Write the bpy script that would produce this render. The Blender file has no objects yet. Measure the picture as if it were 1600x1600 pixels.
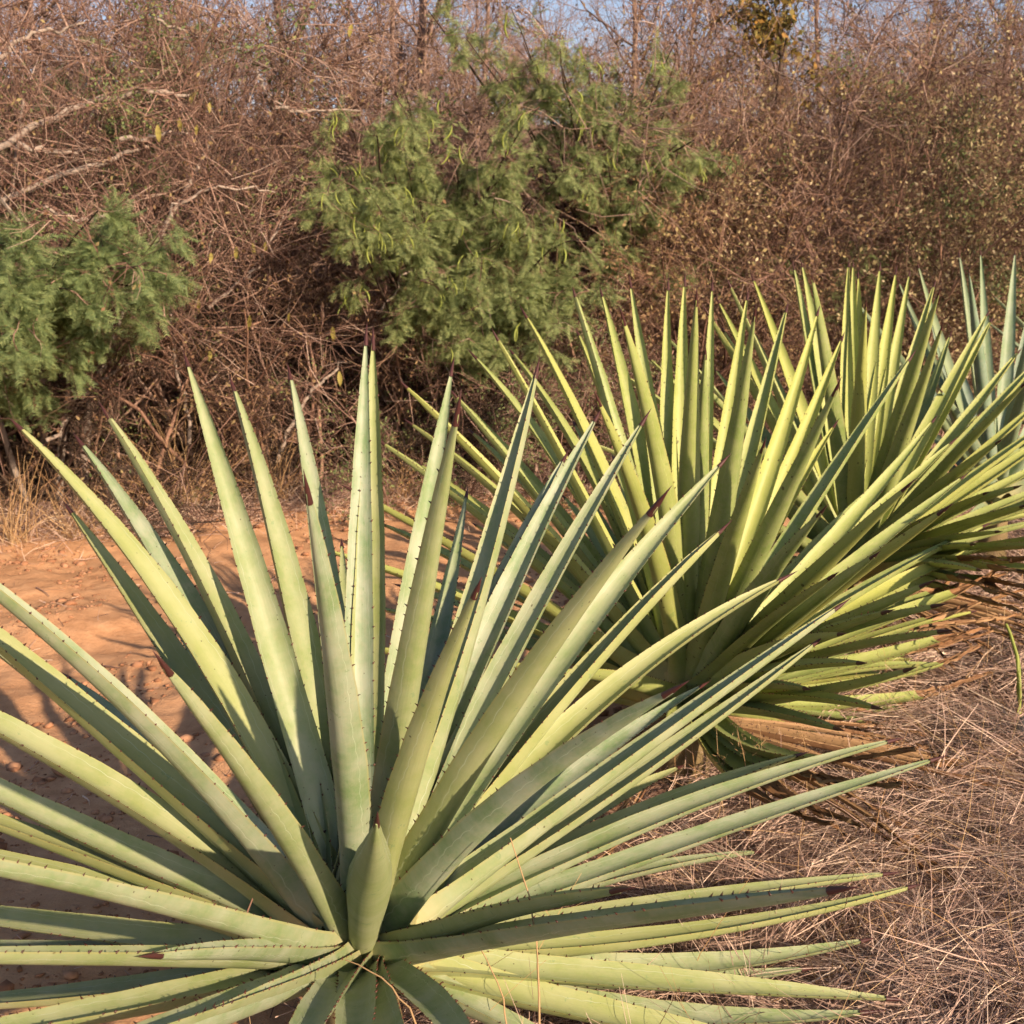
import bpy, math, random
import numpy as np
from mathutils import Vector
R = math.radians
S = bpy.context.scene
COL = S.collection

# ------------------------------------------------------------------ camera, sky, sun, exposure
H_CAM, PITCH, FPX = 1.75, R(10.85), 1931.0
cam_d = bpy.data.cameras.new('camera'); cam = bpy.data.objects.new('camera', cam_d); COL.objects.link(cam)
cam.location = (0, 0, H_CAM); cam.rotation_euler = (R(90) - PITCH, 0, 0)
cam_d.sensor_width = 36; cam_d.lens = 36 * FPX / 1600; cam_d.clip_start = 0.05; cam_d.clip_end = 2000
cam_d.dof.use_dof = True; cam_d.dof.focus_distance = 2.55; cam_d.dof.aperture_fstop = 11.0
S.camera = cam
SUN_AZ, SUN_EL = R(141), R(24)           # azimuth clockwise from +Y
W = bpy.data.worlds.new('World'); S.world = W; W.use_nodes = True
nt = W.node_tree; bg = nt.nodes['Background']
sky = nt.nodes.new('ShaderNodeTexSky'); sky.sky_type = 'NISHITA'; sky.sun_disc = False
sky.sun_elevation = SUN_EL; sky.sun_rotation = SUN_AZ; sky.dust_density = 1.0; sky.air_density = 1.05; sky.ozone_density = 0.3
tint = nt.nodes.new('ShaderNodeMix'); tint.data_type = 'RGBA'; tint.blend_type = 'MULTIPLY'; tint.inputs[0].default_value = 1; tint.inputs[7].default_value = (1.04, .97, 1.06, 1)
nt.links.new(sky.outputs[0], tint.inputs[6]); nt.links.new(tint.outputs[2], bg.inputs[0]); bg.inputs[1].default_value = 0.078
sd = bpy.data.lights.new('sun', 'SUN'); sun = bpy.data.objects.new('sun', sd); COL.objects.link(sun)
sd.energy = 5.0; sd.angle = R(0.55); sd.color = (1.0, 0.735, 0.53)
to_sun = Vector((math.sin(SUN_AZ) * math.cos(SUN_EL), math.cos(SUN_AZ) * math.cos(SUN_EL), math.sin(SUN_EL)))
sun.rotation_euler = to_sun.to_track_quat('Z', 'Y').to_euler()
S.view_settings.view_transform = 'Standard'; S.view_settings.look = 'None'
S.view_settings.exposure = 0.90; S.view_settings.gamma = 1.0; S.view_settings.use_curve_mapping = False
S.render.engine = 'CYCLES'
S.cycles.max_bounces = 3; S.cycles.diffuse_bounces = 2; S.cycles.use_adaptive_sampling = True; S.cycles.adaptive_threshold = 0.03; S.cycles.debug_use_spatial_splits = True; S.cycles.glossy_bounces = 1; S.cycles.transmission_bounces = 2; S.cycles.use_denoising = True

CAM = np.array([0, 0, H_CAM])
FW = np.array([0, math.cos(PITCH), -math.sin(PITCH)]); UP = np.array([0, math.sin(PITCH), math.cos(PITCH)]); RT = np.array([1., 0, 0])
def ray(px, py):
    d = FW + RT * (px - 800) / FPX - UP * (py - 800) / FPX
    return d / np.linalg.norm(d)
def at(px, py, y):                       # the point seen at that pixel, y metres away
    d = ray(px, py); return CAM + d * (y / d[1])
def at_z(px, py, z):
    d = ray(px, py); return CAM + d * ((z - H_CAM) / d[2])

# ------------------------------------------------------------------ helpers
def mesh_np(name, V, F, mat, uv=None, smooth=False, sharp=None):
    V = np.asarray(V, dtype=np.float32)
    if not isinstance(F, list): F = [F]
    F = [np.asarray(f, dtype=np.int32) for f in F if len(f)]
    me = bpy.data.meshes.new(name)
    me.vertices.add(len(V)); me.vertices.foreach_set('co', V.ravel())
    flat = np.concatenate([f.ravel() for f in F]); tot = np.concatenate([np.full(len(f), f.shape[1], np.int32) for f in F])
    st = np.concatenate([[0], np.cumsum(tot)[:-1]]).astype(np.int32)
    me.loops.add(len(flat)); me.loops.foreach_set('vertex_index', flat)
    me.polygons.add(len(tot)); me.polygons.foreach_set('loop_start', st); me.polygons.foreach_set('loop_total', tot)
    if uv is not None:
        l = me.uv_layers.new(name='UVMap'); l.data.foreach_set('uv', np.asarray(uv, np.float32)[flat].ravel())
    me.update(calc_edges=True)
    if smooth: me.polygons.foreach_set('use_smooth', np.ones(len(tot), bool))
    if sharp: me.set_sharp_from_angle(angle=sharp)
    if mat: me.materials.append(mat)
    return me
def link(name, data, parent=None):
    o = bpy.data.objects.new(name, data); COL.objects.link(o)
    if parent: o.parent = parent
    return o
def tag(o, label=None, cat=None, group=None, kind=None):
    for k, v in (('label', label), ('category', cat), ('group', group), ('kind', kind)):
        if v: o[k] = v
    return o
def thing(name, loc, label, cat, group=None):
    o = link(name, None); o.location = [float(v) for v in loc]; o.empty_display_size = .1
    return tag(o, label, cat, group)
def unit(v): return v / np.maximum(np.linalg.norm(v, axis=-1, keepdims=True), 1e-9)
def hsh(*a): return np.random.default_rng(abs(hash(a)) % (2**32))

def noise2(x, y, seed=0, oct=4, f=1.0, gain=.5):
    """value noise on arrays"""
    rs = np.random.RandomState(seed); T = rs.rand(256, 256); o = np.zeros_like(x, dtype=float); a = 1.; s = 0
    for k in range(oct):
        X = x * f + 17.3 * k; Y = y * f + 9.1 * k
        xi = np.floor(X).astype(int); yi = np.floor(Y).astype(int); u = X - xi; v = Y - yi
        u = u * u * (3 - 2 * u); v = v * v * (3 - 2 * v)
        g = lambda i, j: T[(xi + i) % 256, (yi + j) % 256]
        o += a * ((g(0, 0) * (1 - u) + g(1, 0) * u) * (1 - v) + (g(0, 1) * (1 - u) + g(1, 1) * u) * v); s += a; a *= gain; f *= 2.03
    return o / s

# ------------------------------------------------------------------ materials
def new_mat(name):
    m = bpy.data.materials.new(name); m.use_nodes = True; n = m.node_tree.nodes; return m, n, m.node_tree.links, n['Principled BSDF']
def ramp(n, l, src, stops):
    r = n.new('ShaderNodeValToRGB'); e = r.color_ramp.elements
    while len(e) < len(stops): e.new(.5)
    for q, (p, c) in zip(e, stops): q.position = p; q.color = (*c, 1)
    l.new(src, r.inputs[0]); return r.outputs[0]
def mixc(n, l, fac, a, b, mode='MIX'):
    m = n.new('ShaderNodeMix'); m.data_type = 'RGBA'; m.blend_type = mode
    for s, v in ((m.inputs[0], fac), (m.inputs[6], a), (m.inputs[7], b)):
        if isinstance(v, (int, float)): s.default_value = v
        elif isinstance(v, tuple): s.default_value = (*v, 1)
        else: l.new(v, s)
    return m.outputs[2]
def math_n(n, l, op, a, b=None, c=None, clamp=False):
    m = n.new('ShaderNodeMath'); m.operation = op; m.use_clamp = clamp
    for i, v in enumerate((a, b, c)):
        if v is None: continue
        if isinstance(v, (int, float)): m.inputs[i].default_value = v
        else: l.new(v, m.inputs[i])
    return m.outputs[0]
def noise_n(n, l, vec, scale, detail=4, rough=.55):
    t = n.new('ShaderNodeTexNoise'); t.inputs['Scale'].default_value = scale; t.inputs['Detail'].default_value = detail
    t.inputs['Roughness'].default_value = rough
    if vec is not None: l.new(vec, t.inputs['Vector'])
    return t.outputs['Fac']

def leaf_material(name, glauc, green, yellow, spots):
    m, n, l, b = new_mat(name)
    uv = n.new('ShaderNodeUVMap'); uv.uv_map = 'UVMap'; sep = n.new('ShaderNodeSeparateXYZ'); l.new(uv.outputs[0], sep.inputs[0])
    oi = n.new('ShaderNodeObjectInfo')
    mp = n.new('ShaderNodeMapping'); mp.inputs['Scale'].default_value = (.11, 1.3, 1)
    l.new(uv.outputs[0], mp.inputs[0])
    off = n.new('ShaderNodeCombineXYZ'); l.new(math_n(n, l, 'MULTIPLY', oi.outputs['Random'], 37.), off.inputs[2])
    l.new(off.outputs[0], mp.inputs['Location']); vec = mp.outputs[0]
    big = noise_n(n, l, vec, 9, 5, .6)
    mp2 = n.new('ShaderNodeMapping'); mp2.inputs['Scale'].default_value = (.9, .05, 1); l.new(vec, mp2.inputs[0])
    fibre = noise_n(n, l, mp2.outputs[0], 190, 3, .6)
    c = mixc(n, l, math_n(n, l, 'MULTIPLY_ADD', big, 3.6, -1.25, clamp=True), green, glauc)
    dusty = math_n(n, l, 'MULTIPLY_ADD', noise_n(n, l, vec, 60, 5, .75), 3.0, -1.25, clamp=True)
    c = mixc(n, l, math_n(n, l, 'MULTIPLY', dusty, .42), c, (.36, .33, .24))
    c = mixc(n, l, math_n(n, l, 'MULTIPLY', oi.outputs['Random'], .7), c, yellow)
    c = mixc(n, l, math_n(n, l, 'MULTIPLY_ADD', fibre, .5, -.1, clamp=True), c, mixc(n, l, .5, c, green))
    # old bud prints: a pale scalloped line pressed into the blade, parallel to its margins
    au = math_n(n, l, 'ABSOLUTE', math_n(n, l, 'MULTIPLY_ADD', sep.outputs[0], 2., -1.))
    sc = math_n(n, l, 'ABSOLUTE', math_n(n, l, 'SINE', math_n(n, l, 'MULTIPLY', sep.outputs[1], 95.)))
    gate0 = noise_n(n, l, vec, 13, 2); lw = math_n(n, l, 'MULTIPLY_ADD', noise_n(n, l, vec, 3, 2), .8, .18)
    pos = math_n(n, l, 'ADD', lw, math_n(n, l, 'MULTIPLY', sc, .05))
    line = math_n(n, l, 'LESS_THAN', math_n(n, l, 'ABSOLUTE', math_n(n, l, 'SUBTRACT', au, pos)), .016)
    c = mixc(n, l, math_n(n, l, 'MULTIPLY', line, math_n(n, l, 'MULTIPLY_ADD', gate0, 1.5, -.4, clamp=True)), c, tuple(min(1, v * 1.35) for v in glauc))
    # corky scars and rubbed patches
    sp = n.new('ShaderNodeTexVoronoi'); sp.inputs['Scale'].default_value = 34; l.new(vec, sp.inputs['Vector'])
    gate = noise_n(n, l, vec, 4.5, 2)
    thr = math_n(n, l, 'MULTIPLY_ADD', gate, .30 * spots, -.085 * spots)
    dot = math_n(n, l, 'LESS_THAN', sp.outputs['Distance'], thr)
    c = mixc(n, l, math_n(n, l, 'MULTIPLY', dot, .75), c, (.05, .035, .015))
    rub = math_n(n, l, 'GREATER_THAN', noise_n(n, l, vec, 26, 4, .7), .655)
    c = mixc(n, l, math_n(n, l, 'MULTIPLY', rub, .5), c, green)
    # horny pale margin and buff leaf base
    edge = math_n(n, l, 'GREATER_THAN', au, .955)
    c = mixc(n, l, math_n(n, l, 'MULTIPLY', edge, .25), c, (.36, .30, .09))
    bs = math_n(n, l, 'SUBTRACT', math_n(n, l, 'MULTIPLY', sep.outputs[1], -14.), -1.3, clamp=True)
    c = mixc(n, l, math_n(n, l, 'MULTIPLY', bs, .6), c, (.40, .36, .17))
    l.new(c, b.inputs['Base Color'])
    l.new(math_n(n, l, 'MULTIPLY_ADD', big, .2, .42), b.inputs['Roughness'])
    b.inputs['Specular IOR Level'].default_value = .32
    bp = n.new('ShaderNodeBump'); bp.inputs['Strength'].default_value = .35; bp.inputs['Distance'].default_value = .002
    l.new(math_n(n, l, 'ADD', math_n(n, l, 'MULTIPLY', fibre, .7), math_n(n, l, 'ADD', big, math_n(n, l, 'MULTIPLY', line, .6))), bp.inputs['Height']); l.new(bp.outputs[0], b.inputs['Normal'])
    return m
M = {}
M['leaf_g'] = leaf_material('glaucous_leaf', (.275, .33, .235), (.14, .225, .10), (.295, .315, .095), .85)
M['leaf_y'] = leaf_material('yellow_green_leaf', (.265, .325, .115), (.165, .24, .065), (.34, .365, .085), 1.4)
M['leaf_b'] = leaf_material('blue_green_leaf', (.215, .295, .235), (.12, .21, .12), (.215, .27, .12), .7)

def island_mat(name, stops, rough=.7, bump=0, spec=.25, trans=0, dark=.38, scale=30):
    m, n, l, b = new_mat(name)
    g = n.new('ShaderNodeNewGeometry'); c = ramp(n, l, g.outputs['Random Per Island'], stops)
    tc = n.new('ShaderNodeTexCoord'); nz = noise_n(n, l, tc.outputs['Object'], scale, 3)
    c = mixc(n, l, math_n(n, l, 'MULTIPLY_ADD', nz, 1.1, -.15, clamp=True), mixc(n, l, dark, c, (.02, .015, .01)), c)
    l.new(c, b.inputs['Base Color']); b.inputs['Roughness'].default_value = rough; b.inputs['Specular IOR Level'].default_value = spec
    if trans:
        t = n.new('ShaderNodeBsdfTranslucent'); l.new(c, t.inputs[0]); mx = n.new('ShaderNodeMixShader'); mx.inputs[0].default_value = trans
        l.new(b.outputs[0], mx.inputs[1]); l.new(t.outputs[0], mx.inputs[2]); l.new(mx.outputs[0], n['Material Output'].inputs[0])
    return m
M['spine'] = island_mat('leaf_spine', [(0, (.045, .016, .010)), (1, (.11, .035, .02))], .45, spec=.4)
M['tip'] = island_mat('terminal_spine', [(0, (.035, .014, .014)), (1, (.085, .025, .022))], .5, spec=.35)
M['withered'] = island_mat('withered_leaf', [(0, (.34, .185, .08)), (.5, (.20, .105, .05)), (1, (.40, .265, .135))], .8, scale=60)
M['stem'] = island_mat('agave_stem', [(0, (.17, .13, .06)), (1, (.22, .17, .08))], .8)
M['bark'] = island_mat('twig_bark', [(0, (.075, .042, .034)), (.35, (.21, .122, .092)), (.75, (.36, .23, .175)), (.92, (.50, .36, .28)), (1, (.62, .49, .40))], .85)
M['bark_red'] = island_mat('red_brown_twig', [(0, (.05, .028, .022)), (.45, (.17, .095, .066)), (.8, (.34, .21, .145)), (1, (.54, .39, .28))], .85)
M['bark_under'] = island_mat('shade_dark_twig', [(0, (.03, .018, .014)), (.5, (.085, .05, .035)), (.8, (.22, .13, .085)), (1, (.45, .30, .19))], .85)  # undergrowth twigs: shade of the low hollows put into the colour
M['bark_grey'] = island_mat('lichen_grey_bark', [(0, (.27, .225, .185)), (1, (.44, .38, .32))], .9, scale=34)
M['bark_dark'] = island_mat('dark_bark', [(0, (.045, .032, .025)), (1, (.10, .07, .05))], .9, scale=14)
M['bark_pink'] = island_mat('hazy_twig', [(0, (.24, .165, .135)), (.6, (.32, .225, .18)), (1, (.42, .30, .235))], .9)
M['fern'] = island_mat('feathery_leaf', [(0, (.16, .225, .095)), (.5, (.28, .36, .14)), (1, (.42, .48, .20))], .55, trans=.42, dark=.15)
M['fern_d'] = island_mat('dark_feathery_leaf', [(0, (.15, .23, .10)), (.6, (.25, .345, .14)), (1, (.36, .44, .18))], .55, trans=.42, dark=.15)
M['pod'] = island_mat('green_pod', [(0, (.25, .35, .07)), (1, (.38, .44, .10))], .5, trans=.2)
M['small'] = island_mat('small_leaf', [(0, (.12, .17, .065)), (.6, (.21, .28, .10)), (1, (.34, .38, .15))], .6, trans=.25)
M['drybit'] = island_mat('dry_leaflet', [(0, (.16, .09, .05)), (.4, (.26, .16, .085)), (.75, (.34, .25, .12)), (1, (.42, .36, .16))], .8, trans=.2)
M['olive'] = island_mat('olive_leaflet', [(0, (.22, .145, .085)), (.35, (.40, .31, .17)), (.75, (.50, .45, .22)), (1, (.68, .60, .38))], .7, trans=.25)
M['orange'] = island_mat('turning_leaf', [(0, (.15, .17, .05)), (.5, (.36, .29, .08)), (1, (.50, .29, .07))], .6, trans=.3)
M['yellow'] = island_mat('yellow_leaf', [(0, (.46, .30, .06)), (.6, (.36, .32, .08)), (1, (.50, .25, .04))], .6, trans=.3)
M['straw'] = island_mat('dry_grass', [(0, (.12, .075, .06)), (.3, (.38, .265, .21)), (.7, (.58, .43, .34)), (.92, (.72, .57, .44)), (1, (.84, .71, .54))], .75, trans=.2, dark=.12)
M['straw_y'] = island_mat('straw', [(0, (.36, .22, .10)), (.5, (.48, .32, .16)), (1, (.62, .46, .25))], .75, trans=.2, dark=.15)

def ground_material():
    m, n, l, b = new_mat('ground_soil')
    geo = n.new('ShaderNodeNewGeometry'); P = geo.outputs['Position']
    sep = n.new('ShaderNodeSeparateXYZ'); l.new(P, sep.inputs[0])
    n1 = noise_n(n, l, P, 1.3, 5, .6); n2 = noise_n(n, l, P, 11, 6, .65); n3 = noise_n(n, l, P, 70, 4, .7)
    soil = ramp(n, l, n2, [(.25, (.33, .175, .085)), (.5, (.47, .265, .135)), (.75, (.58, .36, .20))])
    soil = mixc(n, l, math_n(n, l, 'MULTIPLY_ADD', n1, 1.8, -.6, clamp=True), soil, (.53, .325, .18))
    soil = mixc(n, l, math_n(n, l, 'GREATER_THAN', n3, .66), soil, (.52, .33, .20))
    lit = ramp(n, l, n3, [(.3, (.12, .075, .055)), (.6, (.25, .165, .125)), (.8, (.38, .27, .20))])
    # litter lies right of the planted row and under the scrub
    d = math_n(n, l, 'SUBTRACT', math_n(n, l, 'MULTIPLY', math_n(n, l, 'ADD', sep.outputs[0], .33), .862), math_n(n, l, 'MULTIPLY', math_n(n, l, 'SUBTRACT', sep.outputs[1], 2.5), .507))
    d = math_n(n, l, 'ADD', d, math_n(n, l, 'MULTIPLY_ADD', n1, .8, -.4))
    f1 = math_n(n, l, 'MULTIPLY_ADD', d, 4., .9, clamp=True)
    e = math_n(n, l, 'SUBTRACT', math_n(n, l, 'SUBTRACT', sep.outputs[1], 9.8), math_n(n, l, 'MULTIPLY', sep.outputs[0], .47))
    e = math_n(n, l, 'ADD', e, math_n(n, l, 'MULTIPLY_ADD', n2, 1.6, -.8))
    f2 = math_n(n, l, 'MULTIPLY_ADD', e, 2.2, .2, clamp=True)
    c = mixc(n, l, math_n(n, l, 'MAXIMUM', f1, f2), soil, lit)
    l.new(c, b.inputs['Base Color']); b.inputs['Roughness'].default_value = .95; b.inputs['Specular IOR Level'].default_value = .1
    bp = n.new('ShaderNodeBump'); bp.inputs['Strength'].default_value = .7; bp.inputs['Distance'].default_value = .02
    l.new(math_n(n, l, 'ADD', n2, math_n(n, l, 'MULTIPLY', n3, .5)), bp.inputs['Height']); l.new(bp.outputs[0], b.inputs['Normal'])
    return m
M['ground'] = ground_material()
M['clod'] = island_mat('soil_clod', [(0, (.30, .15, .08)), (.6, (.42, .22, .12)), (1, (.50, .29, .17))], .95, spec=.1)
M['stone'] = island_mat('grey_stone', [(0, (.30, .28, .26)), (1, (.42, .40, .37))], .9, scale=20)

# ------------------------------------------------------------------ ground
ROW_D = np.array([.507, .862])
def row_side(x, y): return (x + .33) * .862 - (y - 2.5) * .507      # metres right of the planted row
def hedge(x): return 10.05 + .47 * x                                   # y where the scrub begins
def ground_z(x, y):
    x = np.asarray(x, float); y = np.asarray(y, float)
    s = row_side(x, y); z = .10 * np.clip((s - .1) / 1.4, 0, 1) ** 2 * (3 - 2 * np.clip((s - .1) / 1.4, 0, 1))
    h = y - hedge(x)
    z = z - .10 * np.exp(-((h + 3.2) / 1.6) ** 2) + .12 * np.clip((h + .6) / 1.2, 0, 1)
    z = z + 5.6 * np.clip((h - 3.0) / 16, 0, 1) ** 1.15
    near = np.exp(-((h) / 12) ** 2)
    z = z + near * (.11 * (noise2(x, y, 3, 3, 1.1) - .5) + .075 * (noise2(x, y, 5, 4, 3.6) - .5) * np.clip(1.2 - s, .35, 1) + .032 * (noise2(x, y, 6, 3, 10.5) - .5) * np.clip(-s * 2, 0, 1))
    return z + .04 * np.clip((x - .5) * .2, 0, 1)
def axis(lo, a, b, hi, step):
    return np.unique(np.concatenate([lo + (a - lo) * (1 - np.linspace(1, 0, 22) ** 2.2), np.arange(a, b, step), b + (hi - b) * np.linspace(0, 1, 22) ** 2.2]))
gx = axis(-600, -5.5, 5.5, 600, .045); gy = axis(-300, .6, 11.5, 900, .045)
GX, GY = np.meshgrid(gx, gy, indexing='ij'); GZ = ground_z(GX, GY)
nx, ny = GX.shape; idx = np.arange(nx * ny).reshape(nx, ny)
ground = link('ground', mesh_np('ground', np.stack([GX, GY, GZ], -1).reshape(-1, 3),
    np.stack([idx[:-1, :-1], idx[1:, :-1], idx[1:, 1:], idx[:-1, 1:]], -1).reshape(-1, 4), M['ground'], smooth=True))
tag(ground, 'orange brown bare soil with straw littered margins', 'ground', kind='structure')

# ------------------------------------------------------------------ agaves
TT = np.array([0, .05, .12, .28, .45, .62, .78, .90, .96, 1.0])
WW = np.array([2.0, 1.4, 1.05, 1.0, .98, .83, .57, .33, .18, .065])
def solve_tip(B, px, py, L, mode):
    d = ray(px, py); w = B - CAM; tca = w @ d; d2 = w @ w - tca * tca
    if d2 >= L * L: return CAM + d * tca
    q = math.sqrt(L * L - d2); return CAM + d * (tca - q if mode == 'n' else tca + q)
def leaf_curve(B, T, mid, ns, rng, bow=.05):
    if mid is not None:
        d = ray(*mid); u = T - B; w0 = CAM - B; a = d @ d; b = d @ u; c = u @ u; dd = d @ w0; e = u @ w0
        t = (a * e - b * dd) / (a * c - b * b); t = min(max(t, .25), .72)
        P = B + u * t; k = (P - CAM) @ d; Q = CAM + d * k; off = Q - P
        lim = .10 * np.linalg.norm(u); no = np.linalg.norm(off)
        if no > lim: off *= lim / no
        Cc = (P + off - (1 - t) ** 2 * B - t * t * T) / (2 * t * (1 - t))
    else:
        u = T - B; hz = math.hypot(u[0], u[1]) / np.linalg.norm(u)
        Cc = (B + T) / 2 + np.array([0, 0, 1]) * bow * hz * np.linalg.norm(u) + rng.normal(0, .008, 3)
    t = np.linspace(0, 1, ns)[:, None]
    P = (1 - t) ** 2 * B + 2 * t * (1 - t) * Cc + t * t * T
    return P, unit(2 * (1 - t) * (Cc - B) + 2 * t * (T - Cc))
def leaf_parts(plant, origin, B, T, mid, mat, rng, width=.105, wither=0, fold=None, roll=None, names='leaf'):
    """one leaf: blade mesh with channelled section, terminal spine and edge spines below it"""
    ns = 30; L = np.linalg.norm(T - B); P, D = leaf_curve(B, T, mid, ns, rng)
    t = np.linspace(0, 1, ns); w = np.interp(t, TT, WW) * width * .5
    w *= 1 + .012 * np.sin(t * 40 + rng.uniform(0, 6))
    ax = (T - B).copy(); ax[2] = 0
    if np.linalg.norm(ax) < .08: ax = rng.normal(0, 1, 3); ax[2] = 0
    ax = unit(ax)
    rl = rng.normal(0, .20) if roll is None else roll
    side = unit(np.cross(D, np.array([0, 0, 1.]) + ax * -.6)); nor = np.cross(side, D)
    tw = rl + rng.normal(0, .10) * t
    c, s_ = np.cos(tw)[:, None], np.sin(tw)[:, None]
    side, nor = side * c + nor * s_, nor * c - side * s_
    if fold is not None and fold >= 2: w = w * np.interp(t, [0, .12, .38, .7, 1], [.38, .68, .98, .82, .55])      # rolled young leaf: a spindle
    flat = np.clip((math.degrees(math.asin((T - B)[2] / L)) - 8) / 30, 0, 1)
    fo = (rng.uniform(.95, 1.55) * flat + rng.uniform(.45, .8) * (1 - flat)) if fold is None else fold
    th = fo * np.interp(t, [0, .1, .3, .6, .85, 1], [1.35, 1.15, .85, .8, 1.0, 1.3])
    th = np.minimum(th, 1.5 if fo < 2 else 2.75)
    thick = np.interp(t, [0, .1, .3, .6, .9, 1], [.045, .034, .023, .014, .010, .006]) * np.clip(width / .078, .6, 1.2)
    na = 9 if fo < 2 else 21; u = np.linspace(-1, 1, na)
    ang = u[None, :] * th[:, None]; Rr = (w / np.maximum(np.sin(np.minimum(th, 1.4)), .2))[:, None]
    X = Rr * np.sin(ang); Z = Rr * (1 - np.cos(ang)) * .85 + .15 * np.abs(u)[None, :] * w[:, None] * fo * .6
    # scalloped margin between the spines
    wob = .0016 * np.abs(np.sin(t * L / .026 * math.pi))
    X[:, 0] -= 0; top = P[:, None, :] + side[:, None, :] * X[..., None] + nor[:, None, :] * Z[..., None]
    Zb = Z - thick[:, None] * (1 - np.abs(u) ** 2.4)[None, :] - .0012
    bot = P[:, None, :] + side[:, None, :] * X[..., None] * .985 + nor[:, None, :] * Zb[..., None]
    i1 = ns
    V = np.concatenate([top, bot[:, ::-1]], 1)                # ring of 2*na
    m = V.shape[1]
    uvx = np.concatenate([(u + 1) / 2, ((u + 1) / 2)[::-1]]); UV = np.stack([np.broadcast_to(uvx, (ns, m)), np.broadcast_to(t[:, None], (ns, m))], -1)
    def skin(a, b, name, mt, parent, V=V, UV=UV):
        k = b - a; ring = np.arange(k * m).reshape(k, m)
        q = np.stack([ring[:-1], np.roll(ring[:-1], -1, 1), np.roll(ring[1:], -1, 1), ring[1:]], -1).reshape(-1, 4)
        Fs = [q[:, ::-1], ring[0][None, :], ring[-1][::-1][None, :]]
        return link(name, mesh_np(name, V[a:b].reshape(-1, 3) - origin, Fs, mt, UV[a:b].reshape(-1, 2), True, R(48) if fo < 2 else R(75)), parent)
    cut = ns if not wither else int(ns * (1 - wither))
    leaf = skin(0, cut, names, mat, plant)
    if wither:
        Vw = V.copy(); k = np.arange(ns) - cut + 1; f = np.clip(k / max(1, ns - cut), 0, 1)
        cen = P[:, None, :]; Vw = cen + (Vw - cen) * (1 - .65 * np.sqrt(f))[:, None, None] + (np.cumsum(rng.normal(0, .0045, (ns, 1, 3)), 0) * f[:, None, None] + rng.normal(0, .0035, V.shape)) * (f > 0)[:, None, None]
        skin(cut - 1, ns, 'withered_tip', M['withered'], leaf, Vw)
    else:                                                     # terminal spine: a dark cone grown out of the tip
        lt = rng.uniform(.030, .046); r0 = max(w[-1] * 1.3, .0046); d = D[-1]; a_, b_ = side[-1], nor[-1]; k = 7
        an = np.arange(k) / k * 2 * math.pi; rings = []
        for q, rr in ((-.5, 1.35), (.12, .95), (.5, .5), (1.0, .06)):
            rings.append(P[-1] + d * lt * q + (a_ * np.cos(an)[:, None] + b_ * np.sin(an)[:, None]) * r0 * rr + b_ * ((Z[-1].mean() + Zb[-1].mean()) * .5))
        VV = np.concatenate(rings); ri = np.arange(4 * k).reshape(4, k)
        q = np.stack([ri[:-1], np.roll(ri[:-1], -1, 1), np.roll(ri[1:], -1, 1), ri[1:]], -1).reshape(-1, 4)
        link('terminal_spine', mesh_np('terminal_spine', VV - origin, [q, ri[-1][None, :]], M['tip'], smooth=True), leaf)
    # edge spines: small hooked thorns
    n = max(6, int(L / .034)); Vs = []; Fs = []; base = 0
    for sg, col in ((-1, 0), (1, na - 1)):
        tt = (np.arange(n) + rng.uniform(.2, .8, n)) / n * .90 + .05
        tt = tt[(tt < (1 - wither) * .97) & (rng.uniform(0, 1, n) > .13)]; f = tt * (ns - 1); i = f.astype(int).clip(0, ns - 2); fr = (f - i)[:, None]
        lerp = lambda A: A[i] * (1 - fr) + A[i + 1] * fr
        e = lerp(top[:, col]); dd = lerp(D); inn = lerp(top[:, col] - top[:, col - sg]); inn = unit(inn)
        h = rng.uniform(.0030, .0074, (len(tt), 1)); up = np.cross(dd, inn)
        dirn = unit(inn + dd * rng.uniform(-.1, .6, (len(tt), 1)))
        b0 = e - inn * .0012 - dd * h * .42; b1 = e - inn * .0012 + dd * h * .42; b2 = e - inn * .001 + up * h * .33; b3 = e - inn * .001 - up * h * .33
        tip = e + dirn * h
        Vs.append(np.stack([b0, b2, b1, b3, tip], 1).reshape(-1, 3)); k = np.arange(len(tt))[:, None, None] * 5 + base
        Fs.append((k + np.array([[0, 1, 4], [1, 2, 4], [2, 3, 4], [3, 0, 4]])[None]).reshape(-1, 3)); base += len(tt) * 5
    es = link('edge_spines', mesh_np('edge_spines', np.concatenate(Vs) - origin, np.concatenate(Fs), M['spine']), leaf); es['kind'] = 'stuff'
    return leaf
def stem(plant, mat_, r, h):
    k = 16; an = np.arange(k) / k * 2 * math.pi; V = []; rg = np.random.default_rng(5)
    zs = np.linspace(-.15, h, 7)
    for q, z in enumerate(zs):
        rr = r * np.interp(q, [0, 3, 5, 6], [.8, 1.05, .9, .25]) * (1 + rg.normal(0, .05, k))
        V.append(np.stack([np.cos(an) * rr, np.sin(an) * rr, np.full(k, z)], -1))
    V = np.concatenate(V); ri = np.arange(7 * k).reshape(7, k)
    q = np.stack([ri[:-1], np.roll(ri[:-1], -1, 1), np.roll(ri[1:], -1, 1), ri[1:]], -1).reshape(-1, 4)
    link('trunk', mesh_np('trunk', V, [q, ri[-1][None, :]], mat_, smooth=True), plant)
def base_point(C, T):
    """leaves leave the trunk lower the flatter they lie"""
    d = T - C; hz = np.array([d[0], d[1], 0]); n = np.linalg.norm(hz); el = math.atan2(d[2], n)
    h = hz / max(n, 1e-6)
    return C + h * (.015 + .075 * max(0, math.cos(el))) + np.array([0, 0, -.035 + .10 * max(-.1, math.sin(el))])
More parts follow.
